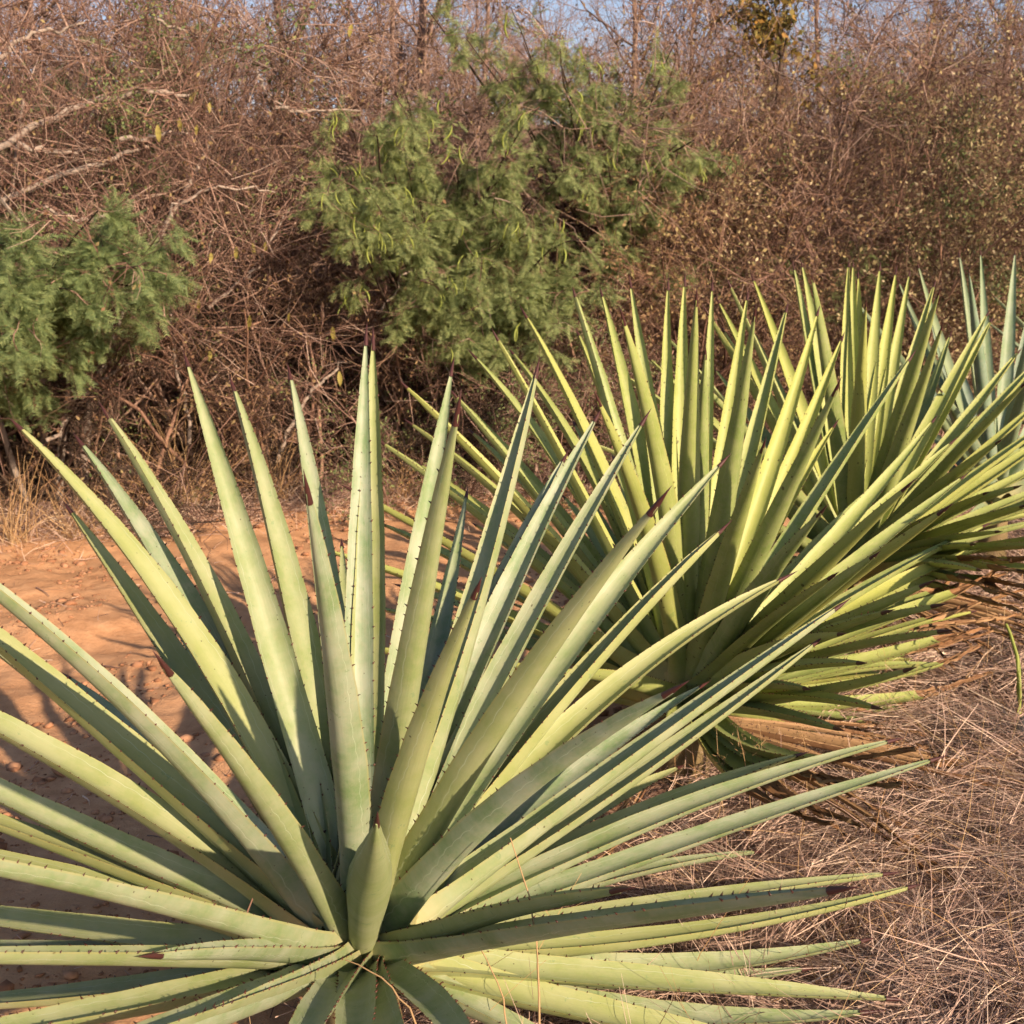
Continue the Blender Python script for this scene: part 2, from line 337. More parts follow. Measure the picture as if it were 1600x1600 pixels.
def agave(C, specs, fill, mat, seed, label, width, Lf, Ln):
    rng = np.random.default_rng(seed); g = float(ground_z(C[0], C[1])); O = np.array([C[0], C[1], g])
    plant = thing('agave_plant', O, label, 'agave', 'agaves planted in a row')
    stem(plant, M['stem'], .085, C[2] - g - .02)
    dirs = []
    for s in specs:
        tx, ty, mid, mode = s[:4]; o = s[4] if len(s) > 4 else {}
        L = o.get('L', Ln if mode == 'n' else Lf)
        B = C
        for _ in range(3):
            T = solve_tip(B, tx, ty, L, mode)
            gz = float(ground_z(T[0], T[1])) + (.11 if seed == 11 else .06)
            if T[2] < gz: T = at_z(tx, ty, gz)
            B = base_point(C, T)
        dirs.append(unit(T - C))
        wd = width * o.get('w', .88 if (mode == 'n' and seed == 11) else 1) * rng.uniform(.94, 1.06)
        leaf_parts(plant, O, B, T, mid, mat, rng, wd, o.get('wither', 0), o.get('fold'), o.get('roll'))
    if seed in (22, 33):
        for k in range(24):
            az = rng.uniform(-2.6, 1.0); el = R(rng.uniform(-24, -8)); L = rng.uniform(.75, 1.25)
            T = C + np.array([math.cos(el) * math.cos(az), math.cos(el) * math.sin(az), math.sin(el)]) * L; T[2] = float(ground_z(T[0], T[1])) + rng.uniform(.02, .07)
            leaf_parts(plant, O, base_point(C, T) - np.array([0, 0, .06]), T, None, M['withered'], rng, width * rng.uniform(.14, .30), .3, 1.5, None, 'withered_leaf')
    # leaves the photograph hides: fill the gaps of the rosette
    n = 0; tries = 0
    while n < fill and tries < 4000:
        tries += 1; el = R(rng.uniform(-6, 68)); az = rng.uniform(0, 2 * math.pi)
        d = np.array([math.cos(el) * math.cos(az), math.cos(el) * math.sin(az), math.sin(el)])
        if seed == 11 and (d[1] < .25 or el > R(45)): continue
        if seed == 22 and (d[1] < .1 or (d[0] > 0 and d[1] < .55)): continue
        if seed == 33 and d[0] > -.2 and d[1] < .2: continue
        if min((1 - d @ q) for q in dirs) < .018: continue
        L = rng.uniform(.92, 1.0) * Lf; T = C + d * L; T[2] = max(T[2], float(ground_z(T[0], T[1])) + .03)
        if seed == 11 and T[2] > .9: continue
        dirs.append(d); leaf_parts(plant, O, base_point(C, T), T, None, mat, rng, width * rng.uniform(.85, 1.02)); n += 1
    return plant

C1 = at_z(563, 1470, .37)
P1 = [ # tip x, tip y, mid, near/far, options
 (28, 665, (290, 980), 'f'), (108, 795, (290, 1060), 'f', {'L': 1.30}), (258, 1040, (395, 1230), 'n', {'L': 1.02}),
 (125, 690, (300, 960), 'f'), (166, 645, (335, 945), 'f'), (292, 565, (395, 900), 'f', {'fold': 1.5}), (364, 603, (445, 900), 'f'),
 (453, 585, (508, 920), 'f'), (481, 768, (528, 1080), 'n', {'L': 1.14}), (534, 850, None, 'f', {'w': .75, 'L': 1.2}),
 (572, 528, (562, 900), 'f', {'w': .85}), (583, 535, (580, 930), 'f', {'fold': 1.6}),
 (706, 578, (650, 900), 'f'), (714, 645, (660, 960), 'n', {'L': 1.2}), (729, 772, (690, 980), 'f', {'w': .8}),
 (838, 580, (765, 880), 'f', {'roll': .5}), (744, 922, (665, 1140), 'n', {'L': 1.0}), (932, 652, (800, 920), 'f', {'fold': 1.5}),
 (882, 715, (790, 910), 'f', {'fold': 1.3}), (1006, 656, (850, 930), 'f'), (1026, 788, (815, 1080), 'n', {'L': 1.24}),
 (1129, 722, (885, 1020), 'f'), (1129, 826, (910, 1060), 'f', {'fold': 1.4}), (1226, 902, (965, 1075), 'f'),
 (1050, 1078, (815, 1240), 'n', {'L': 1.06}), (1312, 946, (1010, 1165), 'f'), (1275, 1003, (1010, 1200), 'f'),
 (1395, 1156, (1010, 1285), 'f', {'L': 1.36}), (1462, 1185, (1040, 1325), 'f', {'L': 1.42}), (968, 1389, (790, 1425), 'n', {'L': .86}),
 (1310, 1388, (990, 1432), 'n', {'L': 1.3}), (1425, 1384, (1050, 1460), 'f', {'L': 1.3}), (1388, 1364, (1050, 1410), 'f', {'L': 1.3}),
 (1352, 1468, (1020, 1512), 'f', {'L': 1.2}), (1262, 1512, (980, 1530), 'f', {'L': 1.15}), (1395, 1560, (1000, 1530), 'f', {'L': 1.3}),
 (1358, 1580, (1010, 1582), 'f', {'L': 1.3}), (1290, 1650, (920, 1580), 'f', {'L': 1.25}), (1183, 1330, None, 'f'), (1062, 1198, None, 'f', {'L': 1.25}), (1250, 1178, None, 'f'),
 (-250, 745, (180, 1085), 'f', {'L': 1.32}), (-190, 850, (180, 1160), 'f', {'L': 1.3}), (-330, 985, (230, 1270), 'f', {'L': 1.34}),
 (-300, 1090, (190, 1330), 'f', {'L': 1.3}), (-330, 1175, (200, 1358), 'f', {'L': 1.3}), (-380, 1270, (170, 1385), 'f', {'L': 1.3}),
 (-350, 1290, (200, 1400), 'n', {'L': 1.35}), (-300, 1388, (170, 1455), 'f', {'L': 1.25}), (-330, 1470, (170, 1485), 'f', {'L': 1.25}),
 (-260, 1490, (200, 1495), 'n', {'L': 1.3}), (240, 1492, (400, 1488), 'n', {'L': .74}), (-250, 1575, (200, 1545), 'f', {'L': 1.25}),
 (-280, 1660, (200, 1575), 'n', {'L': 1.3}), (0, 1690, (300, 1590), 'n', {'L': 1.3}),
 (589, 1282, (578, 1390), 'n', {'L': .68, 'fold': 3.2, 'w': 1.15}), (548, 1800, None, 'n', {'L': 1.0}), (400, 1790, None, 'n', {'L': 1.1}), (780, 1720, (665, 1560), 'n', {'L': .95}), (660, 1830, None, 'n', {'L': 1.05}),
 (40, 1720, (370, 1578), 'n', {'L': 1.25}), (1060, 1760, None, 'f', {'L': 1.0}),
]
agave(C1, P1, 10, M['leaf_g'], 11, 'large glaucous grey green agave filling the lower left, nearest the camera', .077, 1.31, 1.15)

C2 = at_z(1075, 1080, .33)
wi = lambda v: {'wither': v}
P2 = [
 (640, 660, (840, 830), 'f'), (655, 725, (850, 880), 'f'), (737, 675, (900, 850), 'f'), (703, 612, (870, 805), 'f'), (740, 555, (905, 775), 'f'),
 (800, 550, (935, 765), 'f'), (820, 490, (945, 745), 'f'), (903, 520, (985, 750), 'f', {'fold': 1.4}), (935, 625, (1000, 800), 'n', {'L': 1.25}),
 (940, 458, (1005, 740), 'f'), (974, 498, (1032, 760), 'n', {'L': 1.4}), (985, 443, (1028, 720), 'f', {'fold': 1.3}), (1044, 446, (1048, 740), 'f', {'fold': 1.3}),
 (1070, 440, (1066, 740), 'f'), (1088, 468, (1076, 760), 'n'), (1102, 553, (1090, 800), 'n', {'L': 1.22}), (1113, 448, (1100, 720), 'f', {'fold': 1.5, 'w': .85}),
 (1168, 463, (1130, 720), 'f'), (1179, 493, (1138, 760), 'n'), (1229, 482, (1165, 750), 'f'), (1278, 488, (1190, 770), 'f', {'fold': 1.5}),
 (1316, 528, (1220, 770), 'f'), (1306, 608, (1210, 820), 'n', {'L': 1.35}), (1192, 698, (1135, 890), 'n', {'L': 1.15}), (1423, 558, (1270, 790), 'f'),
 (1459, 656, (1290, 860), 'f'), (1474, 797, (1290, 935), 'n', {'L': 1.4}), (1488, 690, (1300, 870), 'f'), (1505, 745, (1310, 900), 'f'),
 (1417, 760, (1260, 915), 'n', {'L': 1.3}), (1283, 800, (1190, 920), 'n', {'L': 1.15}), (1456, 860, (1280, 968), 'f'), (1447, 912, (1285, 990), 'n', {'L': 1.35}),
 (1500, 918, (1290, 1005), 'f', wi(.12)), (1366, 868, (1230, 975), 'n', {'L': 1.25}), (1540, 975, (1300, 1045), 'f', wi(.2)), (1530, 1015, (1300, 1075), 'f', wi(.16)),
 (1470, 1080, (1250, 1118), 'f', wi(.18)), (1430, 1115, (1240, 1145), 'f', wi(.22)), (1390, 1170, (1220, 1180), 'n', {'wither': .25, 'L': 1.2}),
 (1420, 1045, (1250, 1085), 'n', {'L': 1.3}), (1590, 930, (1330, 1005), 'f', wi(.28)), (1600, 890, (1340, 985), 'f', wi(.22)), (1350, 1270, (1200, 1225), 'n', {'wither': .4, 'L': 1.2}),
 (1570, 895, None, 'f', {'wither': .25, 'L': 1.6}), (1590, 955, None, 'f', {'wither': .35, 'L': 1.6}), (1560, 1000, None, 'f', {'wither': .35, 'L': 1.6}), (1520, 955, None, 'f'), (1480, 1010, None, 'f', wi(.08)), (1430, 1030, None, 'f'), (1400, 1075, None, 'f', wi(.1)),
 (1345, 1035, None, 'n', {'L': 1.25}), (1400, 1000, None, 'f'), (1465, 945, None, 'n', {'L': 1.4}), (1385, 955, None, 'n', {'L': 1.25}), (1520, 880, None, 'f'), (1550, 850, None, 'f'), (1475, 985, None, 'n', {'L': 1.4}), (1450, 1055, None, 'f'),
 (1370, 1105, None, 'n', {'L': 1.25}), (1310, 1138, None, 'n', {'L': 1.15}), (1315, 990, None, 'n', {'L': 1.15}), (1345, 1180, None, 'f', wi(.15)), (1300, 1165, None, 'f', {'L': 1.3}), (1405, 1140, None, 'f', wi(.2)), (1540, 820, None, 'f'), (1500, 1040, None, 'f', wi(.1)), (1260, 1075, None, 'n', {'L': 1.05}), (1300, 900, None, 'n', {'L': 1.2}),
 (905, 1190, None, 'n', {'L': 1.15}), (860, 1050, None, 'n', {'L': 1.2}), (1040, 1150, None, 'n', {'L': .8}),
 (1410, 1240, (1230, 1205), 'n', {'wither': .5, 'L': 1.3}), (1300, 1290, (1180, 1240), 'n', {'wither': .45, 'L': 1.15}), (1560, 1060, (1300, 1100), 'f', wi(.3)),
]
agave(C2, P2, 34, M['leaf_y'], 22, 'yellow green agave in the middle of the row with scorched lower leaves', .076, 1.47, 1.42)

C3 = at(1335, 880, 5.75)
P3 = [
 (1122, 470, (1205, 640), 'f'), (1130, 515, (1215, 670), 'f'), (1015, 560, (1170, 720), 'f'), (1118, 578, (1220, 720), 'f'), (1176, 434, (1250, 640), 'f'), (1177, 518, (1250, 690), 'f'),
 (1240, 416, (1283, 640), 'f'), (1253, 413, (1292, 620), 'f'), (1270, 436, (1300, 650), 'n'), (1326, 413, (1325, 640), 'f'), (1333, 414, (1333, 640), 'f'), (1341, 430, (1340, 640), 'f'),
 (1353, 478, (1342, 670), 'n', {'L': 1.4}), (1375, 418, (1357, 630), 'f'), (1400, 424, (1368, 640), 'f', {'fold': 1.4}), (1421, 428, (1385, 630), 'f'), (1460, 444, (1405, 640), 'f', {'fold': 1.4}),
 (1466, 460, (1410, 650), 'n'), (1470, 515, (1412, 690), 'n', {'L': 1.4}), (1485, 523, (1425, 690), 'f', {'fold': 1.3}), (1543, 490, (1450, 670), 'f'), (1549, 500, (1450, 690), 'f', {'fold': 1.3}),
 (1592, 549, (1470, 710), 'f'), (1640, 545, (1500, 700), 'f'), (1600, 600, (1470, 740), 'n'), (1650, 605, (1500, 740), 'f'), (1690, 650, (1520, 765), 'f'), (1680, 700, (1510, 790), 'f'),
 (1700, 735, (1520, 810), 'f'), (1660, 770, (1500, 825), 'n'), (1690, 800, (1520, 840), 'f'), (1680, 830, (1510, 860), 'n'), (1660, 870, (1500, 880), 'n', wi(.2)), (1650, 910, (1490, 900), 'n', wi(.3)), (1560, 925, None, 'n', wi(.25)), (1605, 895, None, 'n', wi(.15)), (1640, 940, None, 'n', wi(.3)), (1530, 890, None, 'n'), (1595, 965, None, 'n', wi(.35)), (1690, 900, None, 'n', wi(.2)), (1720, 850, None, 'n'),
 (1560, 830, None, 'n', {'L': 1.35}), (1620, 850, None, 'n'), (1590, 760, None, 'n'), (1640, 720, None, 'f'), (1540, 770, None, 'n', {'L': 1.3}), (1630, 800, None, 'f'), (1700, 770, None, 'f'), (1580, 880, None, 'n', wi(.25)), (1640, 680, None, 'f'), (1520, 850, None, 'n', {'L': 1.25}),
 (1600, 790, (1470, 830), 'n', {'L': 1.3}), (1560, 690, (1450, 780), 'n', {'L': 1.3}),
]
agave(C3, P3, 20, M['leaf_y'], 33, 'yellow green agave third along the row, behind the scorched one', .080, 1.5, 1.46)

C4 = at(1556, 772, 7.3)
P4 = [
 (1435, 416, (1490, 600), 'f'), (1404, 440, (1475, 610), 'f'), (1412, 460, (1480, 630), 'f'), (1499, 398, (1525, 590), 'f'), (1514, 426, (1535, 600), 'n'), (1532, 394, (1542, 590), 'f', {'fold': 1.3}),
 (1586, 395, (1570, 590), 'f', {'w': 1.15, 'fold': 1.3}), (1625, 425, (1590, 600), 'f'), (1640, 500, (1595, 640), 'n'), (1660, 560, (1610, 670), 'f'), (1455, 500, (1500, 640), 'f'), (1420, 560, (1490, 670), 'f'),
 (1470, 610, None, 'n'), (1690, 620, None, 'f'), (1400, 640, None, 'f'),
]
agave(C4, P4, 18, M['leaf_b'], 44, 'blue green agave at the right edge, farthest along the row', .08, 1.5, 1.46)
C5 = at(1790, 720, 9.2)
P5 = [(1552, 462, None, 'f'), (1545, 505, None, 'f'), (1570, 560, None, 'f'), (1640, 400, None, 'f')]
agave(C5, P5, 26, M['leaf_b'], 55, 'blue green agave of which only thin leaf ends enter at the right edge', .085, 1.5, 1.46)

# ------------------------------------------------------------------ scrub: vectorised branch growth
def grow(rng, A, D, L, r, m, wob, grav, taper=.35):
    """n polylines of m points: starts A, directions D, lengths L, radii r"""
    n = len(A); P = np.zeros((n, m, 3)); P[:, 0] = A; d = unit(D)
    for k in range(1, m):
        d = unit(d + rng.normal(0, wob, (n, 3)) + np.array([0, 0, grav]))
        P[:, k] = P[:, k - 1] + d * (L / (m - 1))[:, None]
    Rr = r[:, None] * np.linspace(1, taper, m)[None, :]
    return P, Rr
def sprout(rng, P, Rr, k, lo, hi, spread, lf, rf, out=None, outw=.3, up=.0, rmin=.0012):
    """k children for each polyline"""
    n, m, _ = P.shape; t = rng.uniform(lo, hi, (n, k)) * (m - 1); i = np.minimum(t.astype(int), m - 2); f = (t - i)[..., None]
    rows = np.arange(n)[:, None]; A = P[rows, i] * (1 - f) + P[rows, i + 1] * f; T = unit(P[rows, i + 1] - P[rows, i])
    D = T + rng.normal(0, spread, T.shape) + np.array([0, 0, up])
    if out is not None: D = D + unit(A - out) * outw
    Lp = np.linalg.norm(P[:, -1] - P[:, 0], axis=1)[:, None] * lf * rng.uniform(.55, 1.25, (n, k))
    rr = np.maximum(np.take_along_axis(Rr, i, 1) * rf, rmin)
    return A.reshape(-1, 3), D.reshape(-1, 3), Lp.ravel(), rr.ravel()
def tubes(lists, sides=3):
    Vs = []; Fs = []; b = 0
    for P, Rr in lists:
        n, m, _ = P.shape
        T = np.empty_like(P); T[:, 1:-1] = P[:, 2:] - P[:, :-2]; T[:, 0] = P[:, 1] - P[:, 0]; T[:, -1] = P[:, -1] - P[:, -2]; T = unit(T)
        ref = np.where(np.abs(T[..., 2:3]) > .9, np.array([1., 0, 0]), np.array([0, 0, 1.]))
        s = unit(np.cross(T, ref)); q = np.cross(s, T); sd = sides
        an = np.arange(sd) / sd * 2 * math.pi
        V = P[:, :, None, :] + (s[:, :, None, :] * np.cos(an)[:, None] + q[:, :, None, :] * np.sin(an)[:, None]) * Rr[:, :, None, None]
        ids = np.arange(n * m * sd).reshape(n, m, sd) + b
        F = np.stack([ids[:, :-1], np.roll(ids[:, :-1], -1, 2), np.roll(ids[:, 1:], -1, 2), ids[:, 1:]], -1).reshape(-1, 4)
        Vs.append(V.reshape(-1, 3)); Fs.append(F); b += n * m * sd
    return np.concatenate(Vs), np.concatenate(Fs)
def rand_frames(rng, n, fwd=None, jit=1.0):
    a = rng.normal(0, 1, (n, 3)) * jit
    if fwd is not None: a = a + fwd
    a = unit(a); b = unit(np.cross(a, rng.normal(0, 1, (n, 3)))); return a, b, np.cross(a, b)
def stamp(TV, TF, pos, X, Y, Z, sc):
    """instances of one template welded into arrays"""
    V = pos[:, None, :] + (X[:, None, :] * TV[None, :, 0:1] + Y[:, None, :] * TV[None, :, 1:2] + Z[:, None, :] * TV[None, :, 2:3]) * sc[:, None, None]
    F = TF[None] + (np.arange(len(pos)) * len(TV))[:, None, None]
    return V.reshape(-1, 3), F.reshape(-1, TF.shape[1])
def frond_template(pairs=10, L=1.0, pl=.30, pw=.046, seed=0):
    rg = np.random.default_rng(seed); V = []; F = []
    def quad(a, b, wv):
        k = len(V); V.extend([a - wv * .5, b - wv * .12, b + wv * .12, a + wv * .5]); F.append([k, k + 1, k + 2, k + 3])
    quad(np.array([0, 0, 0.]), np.array([L, 0, -.16]), np.array([0, .018, 0]))
    for i in range(pairs):
        x = L * (i + .7) / pairs; z = -.16 * x * x
        for s in (-1, 1):
            l = pl * (1 - .35 * abs(i / pairs - .35)) * rg.uniform(.85, 1.1)
            a = np.array([x, 0, z]); b = a + np.array([l * .55, s * l * .8, -l * rg.uniform(.05, .35)])
            quad(a, b, np.array([pw * .8, -s * pw * .5, rg.uniform(-.02, .02)]))
    return np.array(V), np.array(F)
FROND = [frond_template(seed=i) for i in range(3)]
LEAFT = (np.array([[0, 0, 0], [.45, .26, .05], [1, 0, -.06], [.45, -.26, .05]]), np.array([[0, 1, 2, 3]]))
STARV = LEAFT

def shrub(name, label, cat, base, height, spread, seed, stems=7, k1=8, k2=6, k3=5, bark='bark', lean=(0, 0), leaf=None, nleaf=0, lsize=.02, fine='same', r0=.016, arch=-.04, group=None, upright=1.0, hang=0, wob=.16, shape_top=None, base_r=.25, rtw=.0022, leaf2=None):
    """a many stemmed bush: trunk = main stems, crown = branches and twigs, foliage = leaves"""
    rng = np.random.default_rng(seed); bx, by = base; bz = float(ground_z(bx, by)); O = np.array([bx, by, bz]); root = thing(name, O, label, cat, group)
    n = stems; a = rng.uniform(0, 2 * math.pi, n); rr = spread * base_r * np.sqrt(rng.uniform(0, 1, n))
    A = np.stack([np.cos(a) * rr, np.sin(a) * rr, np.full(n, -.05)], -1)
    tilt = rng.uniform(.15, 1.0, n) * spread / height
    D = np.stack([np.cos(a) * tilt + lean[0], np.sin(a) * tilt + lean[1], np.full(n, upright)], -1)
    L = height * rng.uniform(.75, 1.15, n) * np.sqrt(1 + tilt ** 2 * .5); r = r0 * rng.uniform(.6, 1.3, n)
    s0 = grow(rng, A, D, L, r, 10, wob * .7, arch)
    ctr = np.array([0, 0, height * .35])
    s1 = grow(rng, *sprout(rng, *s0, k1, .12, 1, .65, .42, .55, ctr, .45, rmin=.003), 7, wob, arch * .6)
    s2 = grow(rng, *sprout(rng, *s1, k2, .15, 1, .7, .50, .6, ctr, .25, rmin=rtw * 1.2), 5, wob * 1.2, arch * .5)
    s3 = grow(rng, *sprout(rng, *s2, k3 + 3, .1, 1, .75, .66, .65, ctr, .15, rmin=rtw), 3, wob * 1.4, 0)
    for s in (s1, s2, s3): s[0][..., 2] = np.maximum(s[0][..., 2], .01)
    link('trunk', mesh_np('trunk', *tubes([s0], 6), M[bark], smooth=True), root)
    cr = link('crown', mesh_np('crown', *tubes([s1, s2, s3], 3), M[fine if fine != 'same' else bark]), root); cr['kind'] = 'stuff'
    if leaf and nleaf:
        Q = s3[0].reshape(-1, 3); Q = Q[rng.integers(0, len(Q), nleaf)] + rng.normal(0, .015, (nleaf, 3))
        X, Y, Z = rand_frames(rng, nleaf, np.array([0, 0, .2 - hang]))
        fo = link('foliage', mesh_np('foliage', *stamp(*LEAFT, Q, X, Y, Z, lsize * rng.uniform(.6, 1.4, nleaf)), M[leaf]), root); fo['kind'] = 'stuff'
    if leaf2:                                                 # greener sprays on some of the branches only
        pick = rng.integers(0, len(s1[0]), 26); Q = s1[0][pick][:, 2:].reshape(-1, 3); Q = Q[rng.integers(0, len(Q), 5200)] + rng.normal(0, .09, (5200, 3)); X, Y, Z = rand_frames(rng, 5200)
        fo = link('green_sprays', mesh_np('green_sprays', *stamp(*LEAFT, Q, X, Y, Z, lsize * rng.uniform(.6, 1.3, 5200)), M[leaf2]), root); fo['kind'] = 'stuff'
    return root, O, (s0, s1, s2, s3)

def crescent(L=.11):
    V = []; F = []; n = 7; c = 4
    for i in range(n):
        t = i / (n - 1); a = (t - .5) * 1.5; x = math.sin(a) * L / 1.36; z = (1 - math.cos(a)) * L / 1.36; w = .0085 * math.sin(math.pi * (.06 + .88 * t)) + .0012
        for (p, q) in ((w, 0), (0, .0035), (-w, 0), (0, -.0035)): V.append((z + p * math.cos(a), q, -x - L / 2 + p * math.sin(a) * .5))
        if i:
            b = (i - 1) * c
            for j in range(c): F.append((b + j, b + (j + 1) % c, b + c + (j + 1) % c, b + c + j))
    return mesh_np('pod', V, np.array(F), M['pod'], smooth=True)
POD = crescent()
def oval_leaf(mat, L=.08, w=.028):
    V = []; F = []
    for i, t in enumerate(np.linspace(0, 1, 7)):
        ww = w * .5 * math.sin(math.pi * min(.98, .04 + .94 * t)) ** .8; z = -.25 * L * (t - .3) ** 2
        V += [(t * L, -ww, z + ww * .35), (t * L, 0, z), (t * L, ww, z + ww * .35)]
        if i:
            b = (i - 1) * 3; F += [(b, b + 1, b + 4, b + 3), (b + 1, b + 2, b + 5, b + 4)]
    return mesh_np('leaf', V, np.array(F), M[mat], smooth=True)
YLEAF = oval_leaf('yellow')

def fern_tree(name, label, base, targets, seed, mat, trunk_r=.035, fronds=10, shoot=.34, fsize=.125, group=None, bark='bark_dark', npods=0, stems=3, per=7, cluster=.3, crown_z=1.0):
    """acacia-like shrub: limbs run from the foot to the target points and end in drooping sprays of feathery leaves"""
    rng = np.random.default_rng(seed); bx, by = base; bz = float(ground_z(bx, by)); O = np.array([bx, by, bz]); root = thing(name, O, label, 'tree' if trunk_r > .03 else 'shrub', group)
    Tg = np.array([t[:3] for t in targets]) - O; n = len(Tg); Rd = np.array([t[3] for t in targets])
    # limbs as quadratic arcs leaving a few leaning stems
    top = np.array([0, 0, crown_z]); st = np.stack([rng.normal(0, .25, stems), rng.normal(0, .2, stems), np.full(stems, crown_z)], -1) * rng.uniform(.7, 1.1, (stems, 1))
    tt = np.linspace(0, 1, 9)[None, :, None]; a0 = rng.normal(0, .06, (stems, 1, 3)) * [1, 1, 0] + [0, 0, -.05]
    S0 = a0 * (1 - tt) + st[:, None, :] * tt + np.cumsum(rng.normal(0, .018, (stems, 9, 3)), 1) * tt
    R0 = np.full((stems, 9), trunk_r) * np.linspace(1.15, .7, 9)
    who = np.argmin(np.linalg.norm(Tg[:, None, :] - st[None] * [1.6, 1.6, 1], axis=2) + rng.uniform(0, .4, (n, stems)), 1)
    f = rng.uniform(.45, 1, n); A = S0[who, (f * 8).astype(int)]
    Cc = A * .45 + Tg * .55 + np.array([0, 0, 1]) * (.16 * np.linalg.norm(Tg - A, axis=1))[:, None] + rng.normal(0, .12, (n, 3))
    tl = np.linspace(0, 1, 12)[None, :, None]
    S1 = (1 - tl) ** 2 * A[:, None] + 2 * tl * (1 - tl) * Cc[:, None] + tl ** 2 * Tg[:, None] + np.cumsum(rng.normal(0, .012, (n, 12, 3)), 1) * np.minimum(1, tl * 4)
    R1 = (trunk_r * .5 * rng.uniform(.6, 1.1, n))[:, None] * np.linspace(1, .22, 12)[None]
    link('trunk', mesh_np('trunk', *tubes([(S0, R0)], 8), M[bark], smooth=True), root)
    link('branches', mesh_np('branches', *tubes([(S1, R1)], 5), M[bark], smooth=True), root)
    # twigs fill a ball round each limb end, shoots droop from them
    k = per; A2 = S1[:, rng.integers(6, 12, k)].reshape(-1, 3); rd = np.repeat(Rd, k)
    D2 = rng.normal(0, 1, A2.shape) * [1, 1, .75] + [0, 0, .1]; L2 = rd * rng.uniform(.45, 1.15, len(A2))
    s2 = grow(rng, A2, D2, L2, np.full(len(A2), .0045), 6, .22, -.06)
    s3 = grow(rng, *sprout(rng, *s2, 4, .2, 1, .6, .68, .7, rmin=.002), 6, .2, -.17)
    cr = link('crown', mesh_np('crown', *tubes([s2, s3], 3), M['bark']), root); cr['kind'] = 'stuff'
    P = s3[0]; nn, m, _ = P.shape; k = fronds
    t = rng.uniform(.05, 1, (nn, k)) * (m - 1); i = np.minimum(t.astype(int), m - 2); fr = (t - i)[..., None]; rows = np.arange(nn)[:, None]
    Q = (P[rows, i] * (1 - fr) + P[rows, i + 1] * fr).reshape(-1, 3); T = unit(P[rows, i + 1] - P[rows, i]).reshape(-1, 3)
    X = unit(T * .55 + rng.normal(0, .5, Q.shape) + [0, 0, -.4]); Y = unit(np.cross(X, rng.normal(0, .45, Q.shape) + [0, 0, 1])); Z = np.cross(X, Y)
    sz = fsize * rng.uniform(.6, 1.2, len(Q)); sel = rng.integers(0, 3, len(Q)); Vs = []; Fs = []; b = 0
    for j in range(3):
        q = sel == j; v, f_ = stamp(*FROND[j], Q[q], X[q], Y[q], Z[q], sz[q]); Vs.append(v); Fs.append(f_ + b); b += len(v)
    fo = link('foliage', mesh_np('foliage', np.concatenate(Vs), np.concatenate(Fs), M[mat]), root); fo['kind'] = 'stuff'
    # pods, in hanging bunches on the camera side
    ends = P[:, -1]; front = ends[np.argsort(ends[:, 1])[: max(1, int(len(ends) * .45))]]; c = 0
    while c < npods:
        e = front[rng.integers(0, len(front))]
        for _ in range(int(rng.integers(1, 4))):
            o = link('pod', POD, root); o.location = (e + rng.normal(0, .025, 3) + [.02, -.06, .02]).tolist(); s = rng.uniform(.75, 1.3); o.scale = (s * .8, s * .8, s)
            o.rotation_euler = (rng.normal(0, .3), rng.normal(0, .3), rng.uniform(0, 6.28)); c += 1
    return root

def tgt(px, py, dy, r):
    """crown target: seen at a pixel, dy metres behind the hedge front"""
    d = ray(px, py); y = (hedge(0) + dy) / (1 - .47 * d[0] / d[1]); p = at(px, py, y); return (*p, r)
def hb(px, dy):
    d = ray(px, 800); y = (hedge(0) + dy) / (1 - .47 * d[0] / d[1]); return (d[0] / d[1] * y, y)
rt = np.random.default_rng(77)
def cloud(cs, n, dy, r, jit=38):
    out = []
    for (x, y) in cs:
        for _ in range(n): out.append(tgt(x + rt.normal(0, jit), y + rt.normal(0, jit * .8), dy + rt.uniform(-.5, .6), r * rt.uniform(.7, 1.2)))
    return out

# green pod-bearing acacia in the centre
fern_tree('acacia_tree', 'green feathery acacia hung with curved pods in the middle of the hedge', hb(690, .9),
    cloud([(560, 230), (640, 200), (700, 260), (600, 310), (690, 330), (560, 350), (770, 250), (830, 200), (640, 400), (760, 330), (530, 270), (850, 290), (700, 420), (800, 390), (480, 260), (500, 330), (900, 380), (620, 130), (880, 430)], 2, -.55, .25), 5, 'fern', .045, fronds=10, fsize=.105, per=6, npods=170, stems=4, crown_z=1.5)
fern_tree('acacia_tree', 'taller pale green acacia crown reaching the sky right of centre', hb(930, 1.6),
    cloud([(880, 90), (950, 60), (1000, 130), (900, 170), (1040, 200), (960, 230), (1080, 240), (800, 100), (1030, 300), (930, 320), (1100, 200), (740, 50), (860, 30), (1000, 380), (1060, 270), (980, 180)], 2, -.3, .26), 6, 'fern', .045, fronds=9, fsize=.105, per=6, npods=80, stems=3, crown_z=1.8)
fern_tree('acacia_tree', 'low green acacia bough hanging beside the dark hollow, above the spotted agave leaves', hb(780, .3),
    cloud([(740, 490), (800, 470), (860, 500), (700, 520), (840, 440), (650, 470), (760, 540), (900, 480)], 2, -.6, .22, 28), 7, 'fern', .035, fronds=10, fsize=.105, per=6, npods=6, stems=2, crown_z=.9)
fern_tree('acacia_tree', 'dark green feathery acacia sprays hanging at the left edge', hb(-40, .5),
    cloud([(30, 380), (100, 400), (170, 410), (230, 400), (20, 450), (90, 470), (210, 440), (40, 490), (110, 480), (55, 505), (15, 510), (150, 430), (-40, 420), (-30, 500), (235, 385), (240, 425), (200, 375), (120, 355), (40, 350), (240, 460)], 2, -1.1, .23, 30), 8, 'fern_d', .04, fronds=11, fsize=.125, per=6, npods=6, stems=2, crown_z=1.2)
